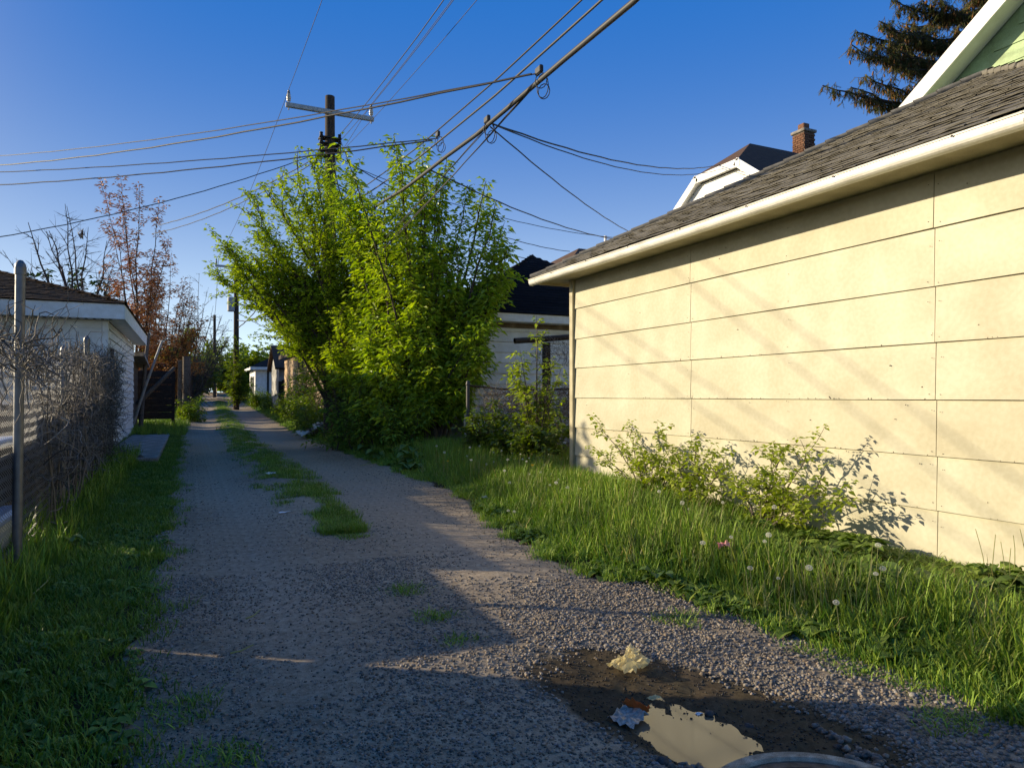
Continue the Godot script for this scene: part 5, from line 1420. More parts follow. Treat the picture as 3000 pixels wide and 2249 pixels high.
func build_grass() -> void:
	var lawn := tuft(16, 0.1, 0.006, 0.07, 0.7)
	var tall := tuft(13, 0.34, 0.0075, 0.06, 0.65)
	var straw := tuft(7, 0.4, 0.004, 0.05, 0.5)
	var g_l := Copies.new()
	var g_t := Copies.new()
	var g_s := Copies.new()
	var dark := Color(0.10, 0.19, 0.025)
	var lite := Color(0.36, 0.50, 0.07)
	# left verge
	for k in 15000:
		var z := -0.6 - 26.0 * pow(rng.randf(), 1.5)
		var x := rf(-1.75, 0.02) + bend(z)
		if z < -15.0 and x > -1.6 and x < -0.5 and z > -25.4: continue
		if x > edge_l(z) and rng.randf() < lerpf(0.55, 1.0, smoothstep(0.0, 0.22, x - edge_l(z))): continue
		var s := rf(0.4, 0.95)
		if x < -0.85: s *= rf(1.0, 2.2)
		grass_at(g_l, x, z, s, dark.lerp(lite, rng.randf() * (noise.get_noise_2d(x * 80, z * 80) * 0.5 + 0.5)))
	for k in 900: # taller growth at the fence foot
		var z := -1.0 - 16.0 * rng.randf()
		var x := rf(-1.75, -0.9)
		grass_at(g_t, x, z, rf(0.4, 1.0), dark.lerp(lite, rng.randf()))
	# right verge
	for k in 9000:
		var z := -0.9 - 13.0 * pow(rng.randf(), 1.2)
		var e := edge_r(z)
		var wall := 4.86 if z > -8.5 else 5.9
		var x := lerpf(e - 0.02, wall, pow(rng.randf(), 0.8))
		var f := clampf((x - e) / 0.9, 0, 1)
		var patchy := noise.get_noise_2d(x * 70, z * 70) * 0.5 + 0.5
		if f < 0.25 and rng.randf() < 0.25 + 0.6 * patchy: continue
		var s := lerpf(0.28, 1.05, smoothstep(0.0, 0.7, f)) * rf(0.6, 1.2) * lerpf(0.75, 1.2, patchy)
		if z > -8.5:
			s *= lerpf(lerpf(0.16, 0.7, smoothstep(-3.6, -6.0, z)), 1.0, smoothstep(0.2, lerpf(1.7, 0.9, smoothstep(-3.8, -6.0, z)), 4.86 - x))
		if patchy > 0.62 and rng.randf() < 0.5: continue
		var tone := dark.lerp(lite, rng.randf() * 0.5 + 0.5 * patchy)
		if rng.randf() < 0.05: tone = tone.lerp(Color(0.5, 0.42, 0.2), 0.7)
		grass_at(g_t, x, z, s, tone)
	for k in 5200: # short grass along the gravel edge
		var z := -0.9 - 14.0 * pow(rng.randf(), 1.3)
		var e := edge_r(z)
		var x := e + rf(-0.1, 0.7)
		if x < e + 0.25 and noise.get_noise_2d(x * 130, z * 130) < 0.0: continue
		grass_at(g_l, x, z, rf(0.5, 1.3), dark.lerp(lite, rng.randf()))
	for k in 380:
		var z := -1.2 - 8.0 * rng.randf()
		var x := edge_r(z) + rf(0.35, 1.5)
		grass_at(g_s, x, z, rf(0.6, 1.15) * (0.55 if z > -4.5 and x > 3.7 else 1.0), Color(0.26, 0.22, 0.09).lerp(Color(0.16, 0.2, 0.05), rng.randf()))
	# further right verge
	for k in 7000:
		var z := -13.0 - 50.0 * pow(rng.randf(), 1.4)
		var x := edge_r(z) + rf(-0.15, 1.8)
		var s := rf(0.4, 1.1) * smoothstep(-0.3, 0.6, x - edge_r(z))
		grass_at(g_t, x, z, s * 1.1, dark.lerp(lite, rng.randf()))
	for k in 3000:
		var z := -24.0 - 60.0 * pow(rng.randf(), 1.3)
		var x := edge_l(z) - rf(-0.1, 2.0)
		grass_at(g_t, x, z, rf(0.3, 0.9), dark.lerp(lite, rng.randf()))
	# centre strip
	for k in 8000:
		var z := -6.7 - 60.0 * pow(rng.randf(), 1.8)
		var hw := 0.17 + 0.25 * smoothstep(-6.5, -11.0, z)
		var c := 1.38 + bend(z) + 0.18 * noise.get_noise_2d(z * 40, 3.0)
		var x := c + hw * (rng.randf() + rng.randf() - 1.0) * 1.3
		if noise.get_noise_2d(x * 150, z * 70) > 0.22: continue
		grass_at(g_l, x, z, rf(0.3, 1.0) * (1.5 if rng.randf() < 0.08 else 1.0), dark.lerp(lite, rng.randf() * 0.9).lerp(Color(0.3, 0.25, 0.1), 0.5 if rng.randf() < 0.15 else 0.0))
	for p in [Vector2(1.32, -4.53), Vector2(1.28, -3.91), Vector2(1.40, -3.90), Vector2(1.30, -3.48), Vector2(1.38, -6.5), Vector2(2.93, -2.61), Vector2(2.92, -2.35), Vector2(3.0, -2.1), Vector2(0.0, -1.9), Vector2(0.05, -2.3), Vector2(0.1, -2.7), Vector2(2.75, -1.8), Vector2(-0.02, -3.2), Vector2(2.6, -3.3)]:
		var big: bool = p.x > 2.5 or p.y < -4.2 or p.x < 0.2
		for k in (26 if big else 9):
			var an := rf(0, TAU)
			var r := sqrt(rng.randf()) * (0.13 if big else 0.06)
			grass_at(g_l, p.x + cos(an) * r, p.y + sin(an) * r, rf(0.25, 0.7), dark.lerp(lite, rng.randf()))
	var o := crowd(null, "short_grass", lawn, M.grass, g_l)
	tag(o, "short green grass on both verges and the strip between the tracks", "grass")
	o = crowd(null, "tall_grass", tall, M.grass, g_t)
	tag(o, "tall green grass along the pale garage wall and fences", "grass")
	o = crowd(null, "dry_grass", straw, M.grass, g_s)
	tag(o, "thin straw coloured grass stems in the right verge", "grass")
	# broad leaved ground cover
	var ros := rosette(9, 0.17, 0.42, 0.5)
	var cov := Copies.new()
	for k in 5600:
		var z := -1.2 - 13.0 * pow(rng.randf(), 1.3)
		var x := edge_r(z) + rf(0.05, 1.9)
		if z > -8.5 and x > 4.75: continue
		if z > -4.5 and x > 3.9 and rng.randf() < 0.6: continue
		if noise.get_noise_2d(x * 60 + 50, z * 60) < -0.04: continue
		var s := rf(0.25, 1.2)
		cov.add(Basis(Vector3.UP, rf(0, TAU)).scaled(Vector3(s, s * rf(0.7, 1.2), s)), Vector3(x, gh(x, z) + rf(0, 0.12) * smoothstep(0.2, 0.7, x - edge_r(z)), z), Color(0.09, 0.16, 0.025).lerp(Color(0.24, 0.32, 0.05), rng.randf()))
	for k in 700:
		var z := -1.2 - 12.0 * rng.randf()
		var x := rf(-1.5, -0.2)
		if noise.get_noise_2d(x * 60 + 50, z * 60) < 0.0: continue
		var s := rf(0.3, 0.7)
		cov.add(Basis(Vector3.UP, rf(0, TAU)).scaled(Vector3(s, s, s)), Vector3(x, gh(x, z), z), Color(0.09, 0.16, 0.025).lerp(Color(0.24, 0.32, 0.05), rng.randf()))
	o = crowd(null, "broadleaf_weeds", ros, M.grass, cov)
	tag(o, "low broad leaved weeds mixed into the verge grass", "weeds")

func build_plants() -> void:
	# burdock clumps: each a plant
	var dock := rosette(11, 0.34, 0.62, 0.75)
	var spots := [[4.3, -2.5, 0.62, "burdock clump with pale broad leaves at the right edge by the wall"], [3.75, -2.2, 0.75, "burdock clump hanging over the gravel's right border"], [4.0, -2.85, 0.8, "burdock clump amid tall grass below the wall's near joint"], [2.98, -4.0, 0.5, "small burdock with one pale leaf at the sunny gravel edge"], [3.75, -12.2, 1.3, "large shaded burdock before the leafy tree, nearest the track"], [4.1, -13.0, 1.5, "large shaded burdock beneath the leafy tree's right side"], [3.5, -13.6, 1.3, "large shaded burdock beneath the leafy tree's left side"], [4.3, -11.6, 1.2, "shaded burdock beside the bright tipped bush"], [3.6, -14.8, 1.4, "shaded burdock next to the rag heap"], [4.6, -8.75, 0.9, "dark weed clump at the pale garage's far corner"], [-0.95, -6.8, 0.55, "low dark weed on the left verge near the fence foot"], [3.4, -11.4, 0.9, "burdock leaf clump lying at the track's shaded border"]]
	for s in spots:
		var o := whole("burdock", dock, null, Vector3(s[0], gh(s[0], s[1]), s[1]), s[3], "plant", "burdock plants on the verges")
		o.material_override = M.dock
		o.scale = Vector3(s[2], s[2] * 1.1, s[2])
		o.rotation.y = rf(0, TAU)
	# dandelion clocks
	var puff := MB.new()
	for k in 90:
		var f := (k + 0.5) / 90.0
		var ph := acos(1.0 - 1.9 * f)
		var th := k * 2.39996
		var d := Vector3(sin(ph) * cos(th), cos(ph), sin(ph) * sin(th))
		var side := d.cross(Vector3(0.3, 1, 0.2)).normalized()
		var up := d.cross(side)
		var c := d * 0.017
		for q in 3:
			var an := q * TAU / 3
			var e := side * cos(an) + up * sin(an)
			puff.tri(c, d * 0.0215 + e * 0.0055, d * 0.0215 + e.rotated(d, 0.5) * 0.0055)
	puff.lathe(Vector3.ZERO, [Vector2(0, -0.006), Vector2(0.005, 0), Vector2(0, 0.006)], 6)
	var puff_m := puff.mesh()
	var flower := MB.new()
	for k in 26:
		var an := TAU * k / 13.0
		var d := Vector3(cos(an), 0.35 if k < 13 else 0.9, sin(an)).normalized()
		var sd := Vector3(-sin(an), 0, cos(an)) * 0.003
		flower.tri(-sd, sd, d * 0.017)
		flower.quad(-sd, sd, d * 0.017 + sd, d * 0.017 - sd)
	var flower_m := flower.mesh()
	var pos := []
	for k in 7: pos.append([3.35 + rf(-0.3, 0.35), -3.0 + rf(-0.45, 0.45), rf(0.26, 0.42)])
	for k in 7: pos.append([4.05 + rf(-0.3, 0.4), -5.0 + rf(-0.9, 0.8), rf(0.25, 0.4)])
	for k in 10: pos.append([3.75 + rf(-0.35, 0.6), -7.0 + rf(-0.8, 0.9), rf(0.2, 0.38)])
	for k in 18: pos.append([3.9 + rf(-0.6, 0.9), -9.9 + rf(-1.6, 1.8), rf(0.22, 0.45)])
	pos += [[3.15, -3.75, 0.3], [3.3, -3.6, 0.34], [3.45, -4.5, 0.5], [3.05, -2.55, 0.22], [3.0, -2.9, 0.3], [3.1, -6.6, 0.1], [3.05, -6.5, 0.12]]
	for k in pos.size():
		var p := Vector3(pos[k][0], gh(pos[k][0], pos[k][1]), pos[k][1])
		var h: float = pos[k][2]
		var sunny: bool = p.z > -8.0
		var t := thing("dandelion", p, "white dandelion seed head on a thin stem in the sunlit right verge" if sunny else "white dandelion seed head in the shaded grass before the yard fence", "dandelion", "sunlit dandelion clocks" if sunny else "shaded dandelion clocks")
		var tip := p + Vector3(rf(-0.06, 0.06), h, rf(-0.06, 0.06))
		var mb := MB.new()
		mb.tube(curve_pts(p, tip, 4, 0.1, 0.015), 0.0028, 0.002, 4, false)
		part(t, "stem", mb.mesh(), M.stem)
		part(t, "seed_head", puff_m, M.puff, Transform3D(Basis(Vector3.UP, rf(0, TAU)).scaled(Vector3(1, rf(0.7, 1.0), 1) * rf(0.45, 0.9)), tip))
	for e in [[3.42, -9.6, 0.3, "yellow dandelion flower in shade close to the track"], [4.1, -8.2, 0.28, "yellow dandelion flower near the pale garage's far corner"]]:
		var p := Vector3(e[0], gh(e[0], e[1]), e[1])
		var t := thing("dandelion_flower", p, e[3], "flower")
		var mb := MB.new()
		mb.tube(curve_pts(p, p + Vector3(0.01, e[2], 0), 4, 0.1, 0.01), 0.0028, 0.002, 4, false)
		part(t, "stem", mb.mesh(), M.stem)
		part(t, "petals", flower_m, M.yellow_flower, Transform3D(Basis().scaled(Vector3.ONE * 1.5), p + Vector3(0.01, e[2], 0)))
	# bare leggy stalks rising from the grass
	var stalks := MB.new()
	for c in [[3.2, -3.0, 16], [3.5, -7.1, 12], [3.45, -2.75, 12], [4.5, -2.6, 7], [3.9, -6.9, 6], [4.0, -9.8, 4]]:
		for k in c[2]:
			var x: float = c[0] + rf(-0.16, 0.16)
			var z: float = c[1] + rf(-0.16, 0.16)
			var p := Vector3(x, gh(x, z), z)
			stalks.tube(curve_pts(p, p + Vector3(rf(-0.07, 0.07), rf(0.25, 0.42), rf(-0.07, 0.07)), 4, 0.1, 0.02), 0.003, 0.002, 4, false)
	var so := whole("dry_stalks", stalks.mesh(), M.stem, Vector3.ZERO, "pale bare dandelion stalks standing in bunches in the verge", "stalks")
	so.set_meta("kind", "stuff")

func stone_mesh(sub: bool) -> ArrayMesh:
	var sm := SphereMesh.new()
	sm.radius = 0.5
	sm.height = 1.0
	sm.radial_segments = 9 if sub else 6
	sm.rings = 5 if sub else 3
	var ar := sm.get_mesh_arrays()
	var v: PackedVector3Array = ar[Mesh.ARRAY_VERTEX]
	var n: PackedVector3Array = ar[Mesh.ARRAY_NORMAL]
	var f := FastNoiseLite.new()
	f.seed = rng.randi()
	f.frequency = 1.9
	for k in v.size():
		var w := 1.0 + 0.8 * f.get_noise_3dv(v[k])
		v[k] = Vector3(v[k].x * w, v[k].y * w * 0.6, v[k].z * w * 0.85)
	var out := []
	out.resize(Mesh.ARRAY_MAX)
	out[Mesh.ARRAY_VERTEX] = v
	out[Mesh.ARRAY_NORMAL] = n
	out[Mesh.ARRAY_INDEX] = ar[Mesh.ARRAY_INDEX]
	var m := ArrayMesh.new()
	m.add_surface_from_arrays(Mesh.PRIMITIVE_TRIANGLES, out)
	return m

func stone_col() -> Color:
	var g := rf(0.2, 0.56)
	var h := rng.randf()
	var c := Color(g, g * 0.91, g * 0.77)
	if h < 0.3: c = Color(g * 1.08, g * 0.88, g * 0.66)
	elif h > 0.85: c = Color(g * 0.95, g * 0.91, g * 0.86)
	return c

func build_gravel() -> void:
	var cps := []
	for k in 3: cps.append(Copies.new())
	var put := func(x: float, z: float, s: float, c: Color) -> void:
		var b := Basis(Vector3.UP, rf(0, TAU)) * Basis(Vector3.RIGHT, rf(-0.4, 0.4))
		cps[rng.randi() % 3].add(b.scaled(Vector3(s * rf(0.8, 1.3), s, s)), Vector3(x, gh(x, z) + s * 0.12, z), c)
	# coarse pebbles banked on the right side of the near track
	for k in 30000:
		var z := rf(-4.6, -0.9)
		var x := rf(0.9, 3.05)
		var zone := smoothstep(1.25, 1.9, x + 0.25 * noise.get_noise_2d(x * 60, z * 60) + 0.16 * (z + 2.2)) * smoothstep(-4.7, -3.9, z)
		if rng.randf() > zone: continue
		if x > edge_r(z) + 0.1: continue
		var pe := ellipse_puddle(x, z) + noise.get_noise_2d(x * 220, z * 220) * 0.45
		if pe < 1.3 and rng.randf() > smoothstep(0.55, 1.35, pe) * 0.8: continue
		put.call(x, z, lerpf(0.006, 0.024, pow(rng.randf(), 1.6)) * (1.0 if rng.randf() < 0.96 else 1.5), stone_col())
	# finer gravel over the whole near track
	for k in 80000:
		var z := -0.9 - 4.6 * pow(rng.randf(), 1.15)
		var x := rf(-0.25, 2.6)
		var pe := ellipse_puddle(x, z)
		if pe < 1.2:
			if rng.randf() < 0.55: continue
			put.call(x, z, rf(0.003, 0.011), stone_col() * 0.28)
			continue
		var dens := 0.5 + 0.5 * noise.get_noise_2d(x * 45 + 300, z * 45) + 0.25 * noise.get_noise_2d(x * 160, z * 160)
		var tan_patch := exp(-pow((x - 2.05) / 0.5, 2.0) - pow((z + 5.0) / 0.9, 2.0))
		if rng.randf() > dens * (1.0 - tan_patch) * 1.2: continue
		if z < -3.0 and rng.randf() < 0.75 * (exp(-pow((x - 0.5) / 0.33, 2.0)) + exp(-pow((x - 2.3) / 0.4, 2.0))): continue
		put.call(x, z, lerpf(0.005, 0.018, pow(rng.randf(), 2.0)), stone_col())
	for k in 26000:
		var z := -5.0 - 13.0 * pow(rng.randf(), 1.3)
		var x := rf(edge_l(z), edge_r(z) + 0.05)
		if rng.randf() < 0.8 * (exp(-pow((x - 0.5) / 0.33, 2.0)) + exp(-pow((x - 2.3) / 0.4, 2.0))): continue
		var side := minf(absf(x - edge_l(z)), absf(x - edge_r(z)))
		var dens := 0.25 + 0.6 * exp(-side * 3.0) + 0.4 * noise.get_noise_2d(x * 50, z * 50)
		if rng.randf() > dens: continue
		put.call(x, z, rf(0.006, 0.018), stone_col() * 0.95)
	for k in 5: # odd larger stones in the mud
		put.call([2.05, 1.98, 1.7, 1.55, 2.2][k], [-2.15, -2.3, -1.9, -2.05, -1.85][k], rf(0.035, 0.055), Color(0.14, 0.135, 0.13))
	for k in 900: # rounded stones along the near rim of the puddle
		var x := 1.72 + rf(-0.35, 0.55)
		var z := -1.9 + rf(-0.12, 0.25)
		if ellipse_puddle(x, z) < 0.6: continue
		put.call(x, z, rf(0.015, 0.038), stone_col() * 0.75)
	for k in 3:
		var o := crowd(null, "gravel", stone_mesh(k < 2), M.stone, cps[k])
		tag(o, ["grey and brown pebbles strewn over the track", "rounded grey gravel strewn over the track", "small chipped gravel strewn over the track"][k], "gravel")

# ---------------------------------------------------------------- litter and odds and ends
func crumpled(n: int, w: float, l: float, lift: float, seed_: int) -> ArrayMesh: # a creased sheet lying on the ground
	var f := FastNoiseLite.new()
	f.seed = seed_
	f.frequency = 1.6
	var mb := MB.new()
	var p := func(i: int, j: int) -> Vector3:
		var u := float(i) / n - 0.5
		var v := float(j) / n - 0.5
		var k := f.get_noise_2d(u * 2.2, v * 2.2)
		return Vector3(u * w * (1.0 + 0.3 * f.get_noise_2d(u * 3 + 9, v * 3)), lift * (0.35 + 0.9 * absf(k) + 0.5 * f.get_noise_2d(u * 5, v * 5 + 4)), v * l * (1.0 + 0.3 * f.get_noise_2d(u * 3, v * 3 + 7)))
	for i in n:
		for j in n:
			mb.tri(p.call(i, j), p.call(i, j + 1), p.call(i + 1, j + 1))
			mb.tri(p.call(i, j), p.call(i + 1, j + 1), p.call(i + 1, j))
	return mb.mesh()

func lay(called: String, m: Mesh, material: Material, x: float, z: float, turn: float, label: String, cat: String, up := 0.004) -> MeshInstance3D:
	var o := whole(called, m, material, Vector3(x, gh(x, z) + up, z), label, cat)
	o.rotation.y = turn
	return o

func build_litter() -> void:
	lay("plastic_bag", crumpled(9, 0.2, 0.14, 0.075, 5), M.plastic_bag, 1.92, -2.8, 0.4, "crumpled translucent yellowish plastic bag lying on the wet mud", "bag")
	lay("plastic_scrap", crumpled(6, 0.09, 0.07, 0.04, 8), M.litter_white, 2.03, -2.93, 0.9, "pale clear plastic scrap beside the yellowish bag", "litter").material_override = M.plastic_bag
	var p := thing("snack_packet", Vector3(1.64, gh(1.64, -2.4), -2.4), "torn silver foil packet with orange edge at the puddle", "packet")
	var w := Transform3D(Basis(Vector3.UP, 0.5), Vector3(1.64, gh(1.64, -2.4) + 0.012, -2.4))
	part(p, "foil", crumpled(7, 0.15, 0.12, 0.035, 21), M.foil, w)
	part(p, "torn_edge", crumpled(5, 0.025, 0.12, 0.06, 23), M.orange, w * Transform3D(Basis(), Vector3(0.08, 0.0, 0)))
	lay("plastic_scrap", crumpled(5, 0.055, 0.035, 0.01, 31), M.plastic_bag, 1.86, -2.52, 0.2, "tiny clear plastic scrap on the mud between bag and packet", "litter")
	lay("paper_scrap", crumpled(4, 0.03, 0.02, 0.012, 33), M.litter_white, 1.95, -2.33, 0.2, "tiny white scrap beside the puddle water", "litter")
	lay("pink_wrapper", crumpled(6, 0.09, 0.08, 0.08, 41), M.litter_pink, 3.36, -3.75, 0.9, "pink and white wrapper caught in the tall grass", "wrapper", 0.2)
	lay("bottle_label", crumpled(5, 0.07, 0.06, 0.07, 44), M.litter_white, 3.28, -7.85, 0.5, "small white wrapper at the shaded gravel edge", "litter", 0.01)
	var mb := MB.new()
	mb.lathe(Vector3.ZERO, [Vector2(0, 0), Vector2(0.022, 0), Vector2(0.024, 0.004), Vector2(0.022, 0.035), Vector2(0.018, 0.04), Vector2(0, 0.04)], 14)
	lay("blue_stopper", mb.mesh(), M.litter_blue, 3.33, -7.78, 0.0, "blue plastic bottle stopper at the shaded gravel edge", "litter")
	lay("paper_scrap", crumpled(5, 0.13, 0.05, 0.02, 51), M.litter_white, 0.97, -8.05, 0.3, "white flattened scrap on the left of the grass strip", "litter")
	lay("paper_scrap", crumpled(5, 0.16, 0.08, 0.04, 53), M.litter_white, 1.2, -11.8, 0.3, "white scrap farther up the grass strip", "litter")
	lay("pale_strip", crumpled(5, 0.1, 0.015, 0.01, 55), M.litter_white, 0.13, -3.2 + 0.75, 0.25, "pale flat strip of plastic on the near shaded gravel", "litter")
	lay("leaf_litter", crumpled(5, 0.06, 0.05, 0.02, 57), M.litter_white, -0.55, -2.55, 0.25, "pale scrap lying in the near left grass", "litter")
	# rag heap at the shaded border
	var rg := thing("rag_heap", Vector3(3.5, gh(3.5, -21.0), -21.0), "heap of dirty white rags and a pale pole at the bushes' foot", "rags")
	for k in 7:
		var f := k / 6.0
		var c := Vector3(lerpf(3.25, 3.95, f), gh(3.5, -21) + 0.02 + 0.4 * f, -21.4 + 0.6 * f + rf(-0.2, 0.2))
		part(rg, "rag", crumpled(6, rf(0.4, 0.75), rf(0.3, 0.5), rf(0.15, 0.3), 60 + k), M.rag if k % 3 else M.litter_white, Transform3D(Basis(Vector3.UP, rf(0, 3)), c))
	mb = MB.new()
	mb.tube(PackedVector3Array([Vector3(3.75, 0.3, -20.9), Vector3(4.45, 0.95, -20.6)]), 0.05, 0.05, 8)
	part(rg, "pole_end", mb.mesh(), M.white_dirty)
	# dropped stems and sticks
	for e in [[-0.85, -5.35, 0.42, 1.5, "long pale green weed stem lying on the left verge", "stem"], [0.25, -3.75, 0.12, 0.4, "short straw stick on the near gravel", "stick"], [0.35, -4.35, 0.14, 0.9, "thin straw stick near the grass edge", "stick"], [3.1, -12.6, 0.6, 0.2, "dark twig at the shaded border of the track", "stick"]]:
		mb = MB.new()
		var l: float = e[2]
		mb.tube(PackedVector3Array([Vector3(-l / 2, 0.02, 0), Vector3(-l * 0.1, 0.05 if l > 0.3 else 0.02, l * 0.08), Vector3(l / 2, 0.03, 0)]), 0.005, 0.003, 5)
		lay("fallen_stem", mb.mesh(), M.stem, e[0], e[1], e[3], e[4], e[5])
	# manhole
	var mh := thing("manhole", Vector3(1.81, 0, -1.51), "round iron manhole cover with tan concrete rim at the bottom edge", "manhole")
	mb = MB.new()
	var y := gh(1.81, -1.93) + 0.05
	mb.lathe(Vector3(1.81, y, -1.51), [Vector2(0.43, -0.12), Vector2(0.425, -0.01), Vector2(0.41, 0.004), Vector2(0.375, 0.004), Vector2(0.365, -0.006), Vector2(0.365, -0.04)], 64)
	part(mh, "rim", mb.mesh(), M.manhole_ring)
	mb = MB.new()
	mb.lathe(Vector3(1.81, y, -1.51), [Vector2(0.36, -0.03), Vector2(0.358, -0.006), Vector2(0.32, -0.004), Vector2(0.318, -0.012), Vector2(0.30, -0.012), Vector2(0.298, -0.004), Vector2(0, -0.004)], 64)
	var cover := part(mh, "cover", mb.mesh(), M.iron)
	for q in 7:
		for s in 7:
			var d := Vector3((q - 3) * 0.08, 0, (s - 3) * 0.08)
			if d.length() > 0.27: continue
			mb = MB.new()
			mb.cbox(Vector3(1.81, y, -1.51) + d, Vector3(0.045, 0.012, 0.045), 0.003)
			part(cover, "raised_stud", mb.mesh(), M.iron)
	# things heaped behind and along the left fence
	var tb := thing("storage_tub", Vector3(-1.75, 0, -5.97), "white plastic tub with blue lid behind the near fence post", "tub")
	mb = MB.new()
	mb.hexa([Vector3(-2.15, 0.0, -5.35), Vector3(-1.3, 0.0, -5.35), Vector3(-1.32, 0.0, -6.7), Vector3(-2.15, 0.0, -6.7), Vector3(-2.2, 0.34, -5.25), Vector3(-1.24, 0.34, -5.25), Vector3(-1.26, 0.34, -6.8), Vector3(-2.2, 0.34, -6.8)])
	part(tb, "body", mb.mesh(), M.tub_white)
	mb = MB.new()
	mb.cbox(Vector3(-1.74, 0.38, -6.02), Vector3(1.04, 0.08, 1.62), 0.025)
	part(tb, "lid", mb.mesh(), M.tub_blue)
	tb = thing("grey_crate", Vector3(-1.75, 0.42, -6.2), "dark crate with pale blue rim stacked on the white tub", "crate")
	mb = MB.new()
	mb.cbox(Vector3(-1.75, 0.66, -6.3), Vector3(0.85, 0.48, 1.8), 0.03)
	part(tb, "body", mb.mesh(), M.wood_dark)
	mb = MB.new()
	mb.cbox(Vector3(-1.75, 0.93, -6.3), Vector3(0.92, 0.06, 1.9), 0.015)
	part(tb, "rim", mb.mesh(), M.tub_blue)
	tb = thing("old_tyre", Vector3(-1.75, 0.35, -9.6), "worn black tyre standing behind the vine fence", "tyre")
	mb = MB.new()
	var ring := []
	for k in 13:
		var an := TAU * k / 12.0
		ring.append(Vector2(0.27 + 0.085 * cos(an), 0.1 * sin(an)))
	mb.lathe(Vector3(-1.78, 0.36, -9.6), ring, 28, Basis(Vector3.BACK, PI / 2 - 0.25))
	part(tb, "tread", mb.mesh(), M.rubber)
	mb = MB.new()
	mb.lathe(Vector3(-1.78, 0.36, -9.6), [Vector2(0.2, -0.06), Vector2(0.17, -0.03), Vector2(0.05, -0.02), Vector2(0.05, 0.02), Vector2(0.17, 0.03), Vector2(0.2, 0.06)], 20, Basis(Vector3.BACK, PI / 2 - 0.25))
	part(tb, "rim", mb.mesh(), M.rust)
	# broken concrete and stump at the end of the fence
	for k in 7:
		var pos := [[-1.15, -15.5, 0.3], [-1.0, -15.1, 0.2], [-1.35, -15.0, 0.34], [-0.85, -15.35, 0.16], [-1.2, -12.3, 0.2], [-1.0, -11.9, 0.13], [-1.1, -14.4, 0.22]]
		var lb := ["largest broken stump lump at the concrete apron", "small brown lump before the apron", "dark root lump at the fence's end post", "flat broken chunk by the grass", "brown brick chunk half way along the fence foot", "small rubble chunk half way along the fence foot", "dark rubble lump near the far end of the vines"]
		var o := whole("rubble_lump", stone_mesh(true), M.wood if k % 2 else M.bark_grey, Vector3(pos[k][0], gh(pos[k][0], pos[k][1]) + pos[k][2] * 0.25, pos[k][1]), lb[k], "rubble", "rubble along the fence foot")
		o.scale = Vector3(pos[k][2] * 1.2, pos[k][2] * 1.1, pos[k][2])
		o.rotation.y = rf(0, 6)
	# timber leaning beyond the vinyl garage
	for e in [[Vector3(-1.75, 0.3, -27.2), Vector3(-0.85, 3.2, -26.6), 0.05, "pale metal pole leaning from the low shed", M.arm], [Vector3(-1.7, 1.0, -28.2), Vector3(-0.5, 2.35, -28.6), 0.09, "thick fallen branch leaning on the black gate", M.bark_grey], [Vector3(-1.55, 0.1, -27.8), Vector3(-1.35, 3.6, -28.5), 0.08, "grey dead trunk standing by the low shed", M.bark_grey]]:
		mb = MB.new()
		mb.tube(curve_pts(Vector3.ZERO, e[1] - e[0], 5, 0.05, 0.06), e[2], e[2] * 0.7, 8)
		whole("leaning_timber", mb.mesh(), e[4], e[0], e[3], "timber")

func build_shaders_of_foreground() -> void:
	# outside the frame on the left: the board fence of the nearest yard and a garage further back, which keep the evening sun off the near track
	board_fence("near_board_fence", "tall weathered board fence beside the viewer on the left", Vector3(-1.25, 0, 3.5), Vector3(-1.2, 0, -4.72), 2.2, 0.2, [M.wood, M.wood_pale])

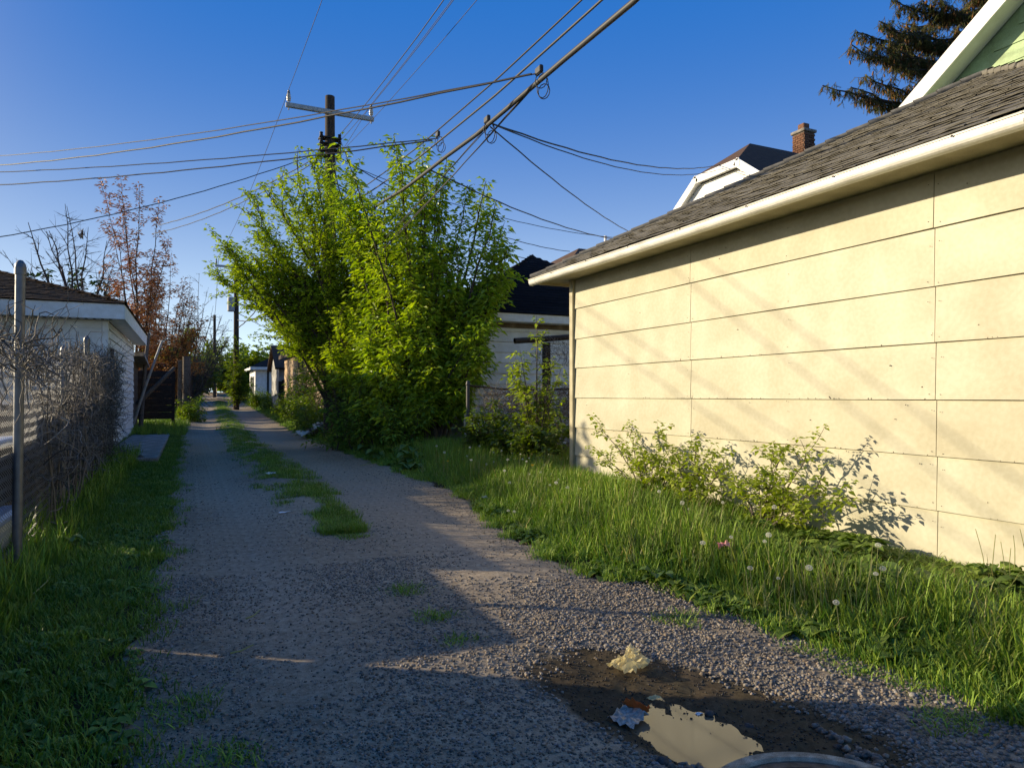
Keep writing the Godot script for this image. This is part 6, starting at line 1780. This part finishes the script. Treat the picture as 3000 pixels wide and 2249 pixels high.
func build_yard_tree() -> void:
	# stands left of the frame; the verge beyond the pale garage's corner lies in its shade
	var tp := []
	for q in 26:
		var an := TAU * q / 13.0
		tp.append(Vector3(-5.0 + cos(an) * rf(0.3, 1.3), rf(1.2, 4.2), -16.0 + sin(an) * rf(0.3, 1.2)))
	tree("yard_shrub", "dense green shrub in the left yard by the vinyl garage", "shrub", [Vector3(-5.0, 0, -16.0)], tp, {"r": 0.05, "bark": M.bark, "leaf": leaf_cluster(9, 0.22, 0.7, 0.2, 0.1), "leaf_m": M.leaf_dull, "cols": [Color(0.06, 0.10, 0.02), Color(0.10, 0.15, 0.03)], "twigs": 12, "len": 0.9, "step": 0.16, "from": 0.1, "extra": 24})

# ---------------------------------------------------------------- main
func _ready() -> void:
	rng.seed = 20240517
	noise.seed = 7
	noise.frequency = 0.01
	noise.fractal_octaves = 3
	var cam := Camera3D.new()
	cam.position = Vector3(0, 1.3, 0)
	cam.rotation_degrees = Vector3(0.993, -24.95, 0)
	cam.fov = 57.86
	cam.near = 0.05
	cam.far = 900
	add_child(cam)
	cam.make_current()
	var we := WorldEnvironment.new()
	var env := Environment.new()
	env.background_mode = Environment.BG_SKY
	var sm := ProceduralSkyMaterial.new()
	sm.sky_top_color = Color(0.05, 0.305, 0.565)
	sm.sky_horizon_color = Color(0.78, 0.85, 0.86)
	sm.sky_curve = 0.1
	sm.ground_bottom_color = Color(0.25, 0.24, 0.2)
	sm.ground_horizon_color = Color(0.55, 0.6, 0.6)
	sm.sun_angle_max = 75
	sm.sun_curve = 0.29
	var sky := Sky.new()
	sky.sky_material = sm
	env.sky = sky
	env.background_energy_multiplier = 1.0
	env.tonemap_mode = Environment.TONE_MAPPER_LINEAR
	env.tonemap_exposure = 2.1
	env.sdfgi_enabled = true
	env.ssao_enabled = true
	env.ssil_enabled = true
	we.environment = env
	add_child(we)
	var sun := DirectionalLight3D.new()
	sun.light_color = Color(1.0, 0.93, 0.80)
	sun.light_energy = 1.12
	sun.light_angular_distance = 0.5
	sun.shadow_enabled = true
	add_child(sun)
	sun.look_at_from_position(Vector3.ZERO, Vector3(1.0, -0.327, 0.7))
	make_materials()
	build_ground()
	build_beige_garage()
	build_mid_garage()
	build_left_garage()
	build_far_left()
	build_far_right()
	build_houses()
	build_wires()
	build_left_fence()
	build_yard_fence()
	build_shaders_of_foreground()
	build_trees()
	build_yard_tree()
	build_grass()
	build_plants()
	build_gravel()
	build_litter()
